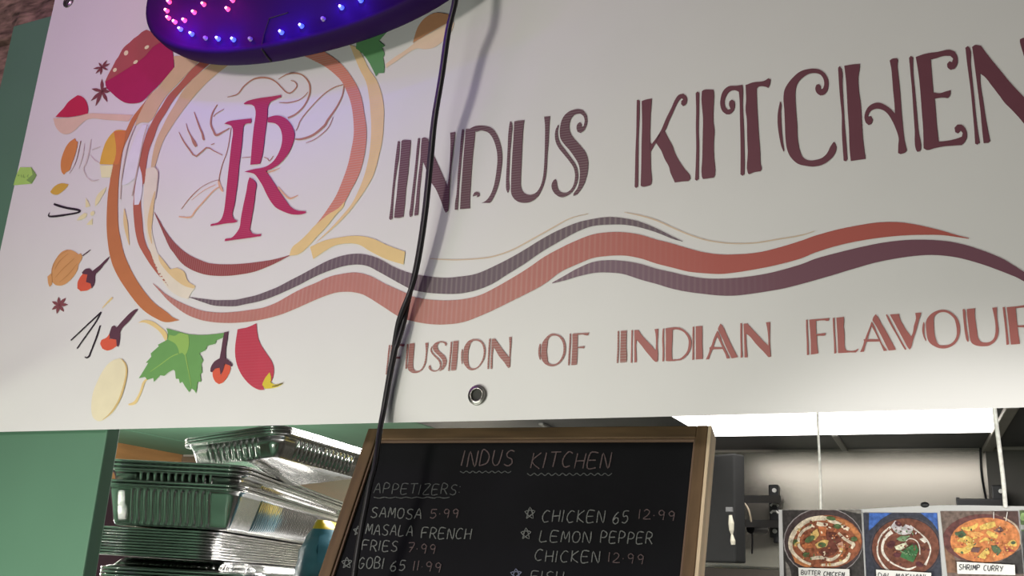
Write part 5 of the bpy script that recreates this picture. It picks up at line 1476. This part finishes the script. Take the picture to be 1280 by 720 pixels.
def sticker(quad, txt, x0, y0, x1, y1, h, label):
    bm = bmesh.new()
    poster_poly(bm, [quad], 0.0036)
    o = link_mesh('name_slip', bm, mat('slip_paper', (0.86, 0.85, 0.82), rough=0.5, var=0.02), PO)
    o['label'] = label
    bm = bmesh.new()
    for st in text_strokes(txt, x0, y0, x1, y1, h, .08):
        pts = [(x, y, 1.0) for x, y in (crv([tuple(p) for p in st], 3) if len(st) > 2 else st)]
        L, Rr = ribbon_outline(pts, 1)
        a = [bm.verts.new((lambda v: Vector((v.x, -0.0040, v.z)))(ps(*p, 0.004))) for p in L]
        b = [bm.verts.new((lambda v: Vector((v.x, -0.0040, v.z)))(ps(*p, 0.004))) for p in Rr]
        for i in range(len(a) - 1):
            bm.faces.new((a[i], a[i + 1], b[i + 1], b[i]))
    link_mesh('handwriting', bm, mat('pen_ink', (0.07, 0.07, 0.08), 0.6), o)


sticker(Z(*P1, [(212,640),(695,655),(700,790),(216,780)]), 'BUTTER CHICKEN', 1001, 718, 1056, 721, 5.2, 'white slip naming butter chicken')
sticker(Z(*P2, [(190,658),(712,690),(716,800),(195,790)]), 'DAL MAKHANI', 1097, 721.5, 1158, 724, 5.5, 'white slip naming dal makhani')
sticker(Z(*P3, [(235,585),(785,615),(790,712),(240,700)]), 'SHRIMP CURRY', 1198, 712, 1254, 714, 6.6, 'white slip naming shrimp curry')
bm = bmesh.new()
bmesh.ops.create_uvsphere(bm, u_segments=12, v_segments=8, radius=0.0028, matrix=Matrix.Translation(ps(1156, 631, 0.0)) @ Matrix.Diagonal((1.3, .8, .8, 1)))
link_mesh('clip', bm, m_dark, PO, True)['label'] = 'small black clip'
m_string = mat('white_string', (0.85, 0.82, 0.75), rough=0.8, var=0.25, scale=200)


def string(a, b, r, label):
    pts = []
    a, b = Vector(a), Vector(b)
    for i in range(25):
        t = i / 24
        pts.append(a.lerp(b, t) + Vector((0.0005 * math.sin(t * 9), 0.0005 * math.cos(t * 7), 0)))
    o = link_mesh('string', bm_tube(bmesh.new(), [p - b for p in pts], r, 7), m_string, None, True, loc=b)
    tag(o, label, 'string', 'strings holding the dish poster')
    return o


def string_px(u0, u1, r, label):
    low = at_plane(u1[0], u1[1], PA, pn) + pn * 0.002
    a = at_plane(u0[0], u0[1], PA, pn)
    hi = low + (a - low) * 2.3
    string(hi, low - (a - low) * 0.04, r, label)
    bm = bmesh.new()
    bmesh.ops.create_uvsphere(bm, u_segments=8, v_segments=6, radius=r * 2.2)
    return hi


string_px((1022.5, 516), (1027, 632), 0.0011, 'thin white string holding the left half of the dish poster')
string_px((1244.5, 513), (1257.5, 630), 0.0016, 'thicker white string holding the right half of the dish poster')

# ------------------------------------------------------------------ monitor on its arm, right bracket, wiring
m_blk = mat('satin_black', (0.014, 0.014, 0.016), rough=0.45, var=0.1)


def wall_arm(px, label, Y=BY - 0.004):
    pass


TV = empty('wall_monitor', at(905, 640, 1.45))
tag(TV, 'dark monitor seen from behind on a swing arm bolted to the steel wall', 'monitor')


def tvp(px, py, Y):
    return at(px, py, Y) - TV.location


c = at(912, 628, 1.46) - TV.location
Mx = Matrix.Translation(c) @ Matrix.Rotation(math.radians(-28), 4, 'Z')
link_mesh('monitor_case', box((-0.20, -0.018, -0.13), (0.030, 0.018, 0.105), 0.004, Mx), mat('monitor_grey', (0.022, 0.022, 0.022), 0.75, spec=0.2), TV)
yw = BY - 0.01
bm = bmesh.new()
a = tvp(961, 606, yw); b = tvp(975, 679, yw)
bm_box(bm, (a.x, a.y - 0.006, b.z + 0.012), (b.x, a.y + 0.009, a.z), 0.003)
bm_box(bm, (a.x + 0.008, a.y - 0.006, b.z), (b.x - 0.003, a.y + 0.009, b.z + 0.02), 0.003)
link_mesh('wall_plate', bm, m_blk, TV)
bm = bmesh.new()
for (px, py) in ((968, 613), (968.5, 664)):
    p = tvp(px, py, yw - 0.008)
    bm_tube(bm, [p + Vector((0, 0.003, 0)), p - Vector((0, 0.003, 0))], 0.0052, 14)
for (px, py) in ((968, 632), (968, 641)):
    p = tvp(px, py, yw - 0.008)
    bm_tube(bm, [p + Vector((-.009, 0, -.001)), p + Vector((-.004, 0, .004)), p + Vector((.004, 0, .004)), p + Vector((.009, 0, -.001))], 0.0028, 8)
link_mesh('plate_bolt', bm, mat('bright_steel', (0.75, 0.74, 0.7), rough=0.3, metal=0.6), TV)
for (y0, y1, hgt) in ((624, 624, 0.0125), (655, 654, 0.012)):
    p, q = tvp(972, y0, yw - 0.012), tvp(926, y1, 1.50)
    link_mesh('swing_arm', bm_tube(bmesh.new(), [q, q.lerp(p, .5), p], hgt, 4), m_blk, TV)
p, q = tvp(955, 662, 1.62), tvp(938, 661, 1.56)
link_mesh('arm_knuckle', bm_tube(bmesh.new(), [p, q], 0.011, 8), m_blk, TV)
link_mesh('monitor_lead', bm_tube(bmesh.new(), [tvp(940, 660, 1.56), tvp(940.5, 676, 1.565), tvp(940, 692, 1.57)], 0.0022, 6), m_blk, TV)
link_mesh('monitor_lead', bm_tube(bmesh.new(), [Vector(p_) for p_ in crv([tuple(tvp(919, 626, 1.48)), tuple(tvp(930, 629, 1.47)), tuple(tvp(936, 638, 1.47)), tuple(tvp(939, 652, 1.48))], 5)], 0.0022, 6), mat('tan_lead', (0.42, 0.34, 0.25), 0.5), TV)
bm = bmesh.new()
p = tvp(912, 637, 1.40)
bm_box(bm, p + Vector((-.008, -.004, -.005)), p + Vector((.007, .004, .005)), 0.001)
link_mesh('plug', bm, mat('grey_plug', (0.16, 0.16, 0.16), 0.5), TV)
bm = bmesh.new()
bm_tube(bm, [tvp(913, 644, 1.40), tvp(914, 654, 1.40), tvp(914.5, 663, 1.40), tvp(915, 668, 1.40), tvp(916, 676, 1.40), tvp(916.5, 681, 1.40)], [0.0035, 0.0062, 0.005, 0.002, 0.0055, 0.0045], 8)
link_mesh('connector', bm, mat('cream_connector', (0.62, 0.58, 0.47), 0.5), TV)['label'] = 'cream dangling connector'
w = [Vector(p_) for p_ in crv([tuple(at(880, 578, 1.62)), tuple(at(893, 584, 1.6)), tuple(at(905, 591, 1.58)), tuple(at(918, 601, 1.56)), tuple(at(929, 617, 1.54))], 5)]
o = link_mesh('loose_wire', bm_tube(bmesh.new(), [p_ - w[-1] for p_ in w], 0.0024, 6), mat('grey_wire', (0.30, 0.28, 0.25), 0.5), None, True, loc=w[-1])
tag(o, 'grey wire sagging from behind the chalkboard to the monitor arm', 'wire')

BRK = empty('wall_bracket', at(1225, 630, yw))
tag(BRK, 'black bracket on the wall above the shrimp curry photo', 'bracket')


def bp_(px, py, Y):
    return at(px, py, Y) - BRK.location


a, b = bp_(1195, 623.5, 1.60), bp_(1262, 640, 1.60)
bm = bmesh.new()
bm_box(bm, (a.x, a.y - 0.012, b.z), (b.x, a.y + 0.012, a.z), 0.004)
bm_box(bm, (a.x, a.y - 0.011, a.z - 0.006), (a.x + 0.008, a.y + 0.011, a.z + 0.0025), 0.002)
link_mesh('bracket_arm', bm, m_blk, BRK)
a, b = bp_(1239, 608, 1.64), bp_(1259, 645, 1.64)
link_mesh('bracket_plate', box((a.x, a.y - 0.03, b.z), (b.x, BY - 0.012 - BRK.location.y, a.z), 0.003), m_blk, BRK)
p = bp_(1251, 614, 1.606)
link_mesh('bracket_bolt', bm_tube(bmesh.new(), [p + YA * .003, p - YA * .003], 0.0045, 12), MATS['bright_steel'], BRK)
w = [Vector(p_) for p_ in crv([tuple(at(1225.5, 560, BY - 0.02)), tuple(at(1226.5, 585, BY - 0.02)), tuple(at(1229, 605, BY - 0.03)), tuple(at(1233, 626, BY - 0.06))], 5)]
o = link_mesh('bracket_lead', bm_tube(bmesh.new(), [p_ - w[-1] for p_ in w], 0.0026, 6), m_blk, None, True, loc=w[-1])
tag(o, 'black lead running down the wall joint to the black bracket', 'wire')
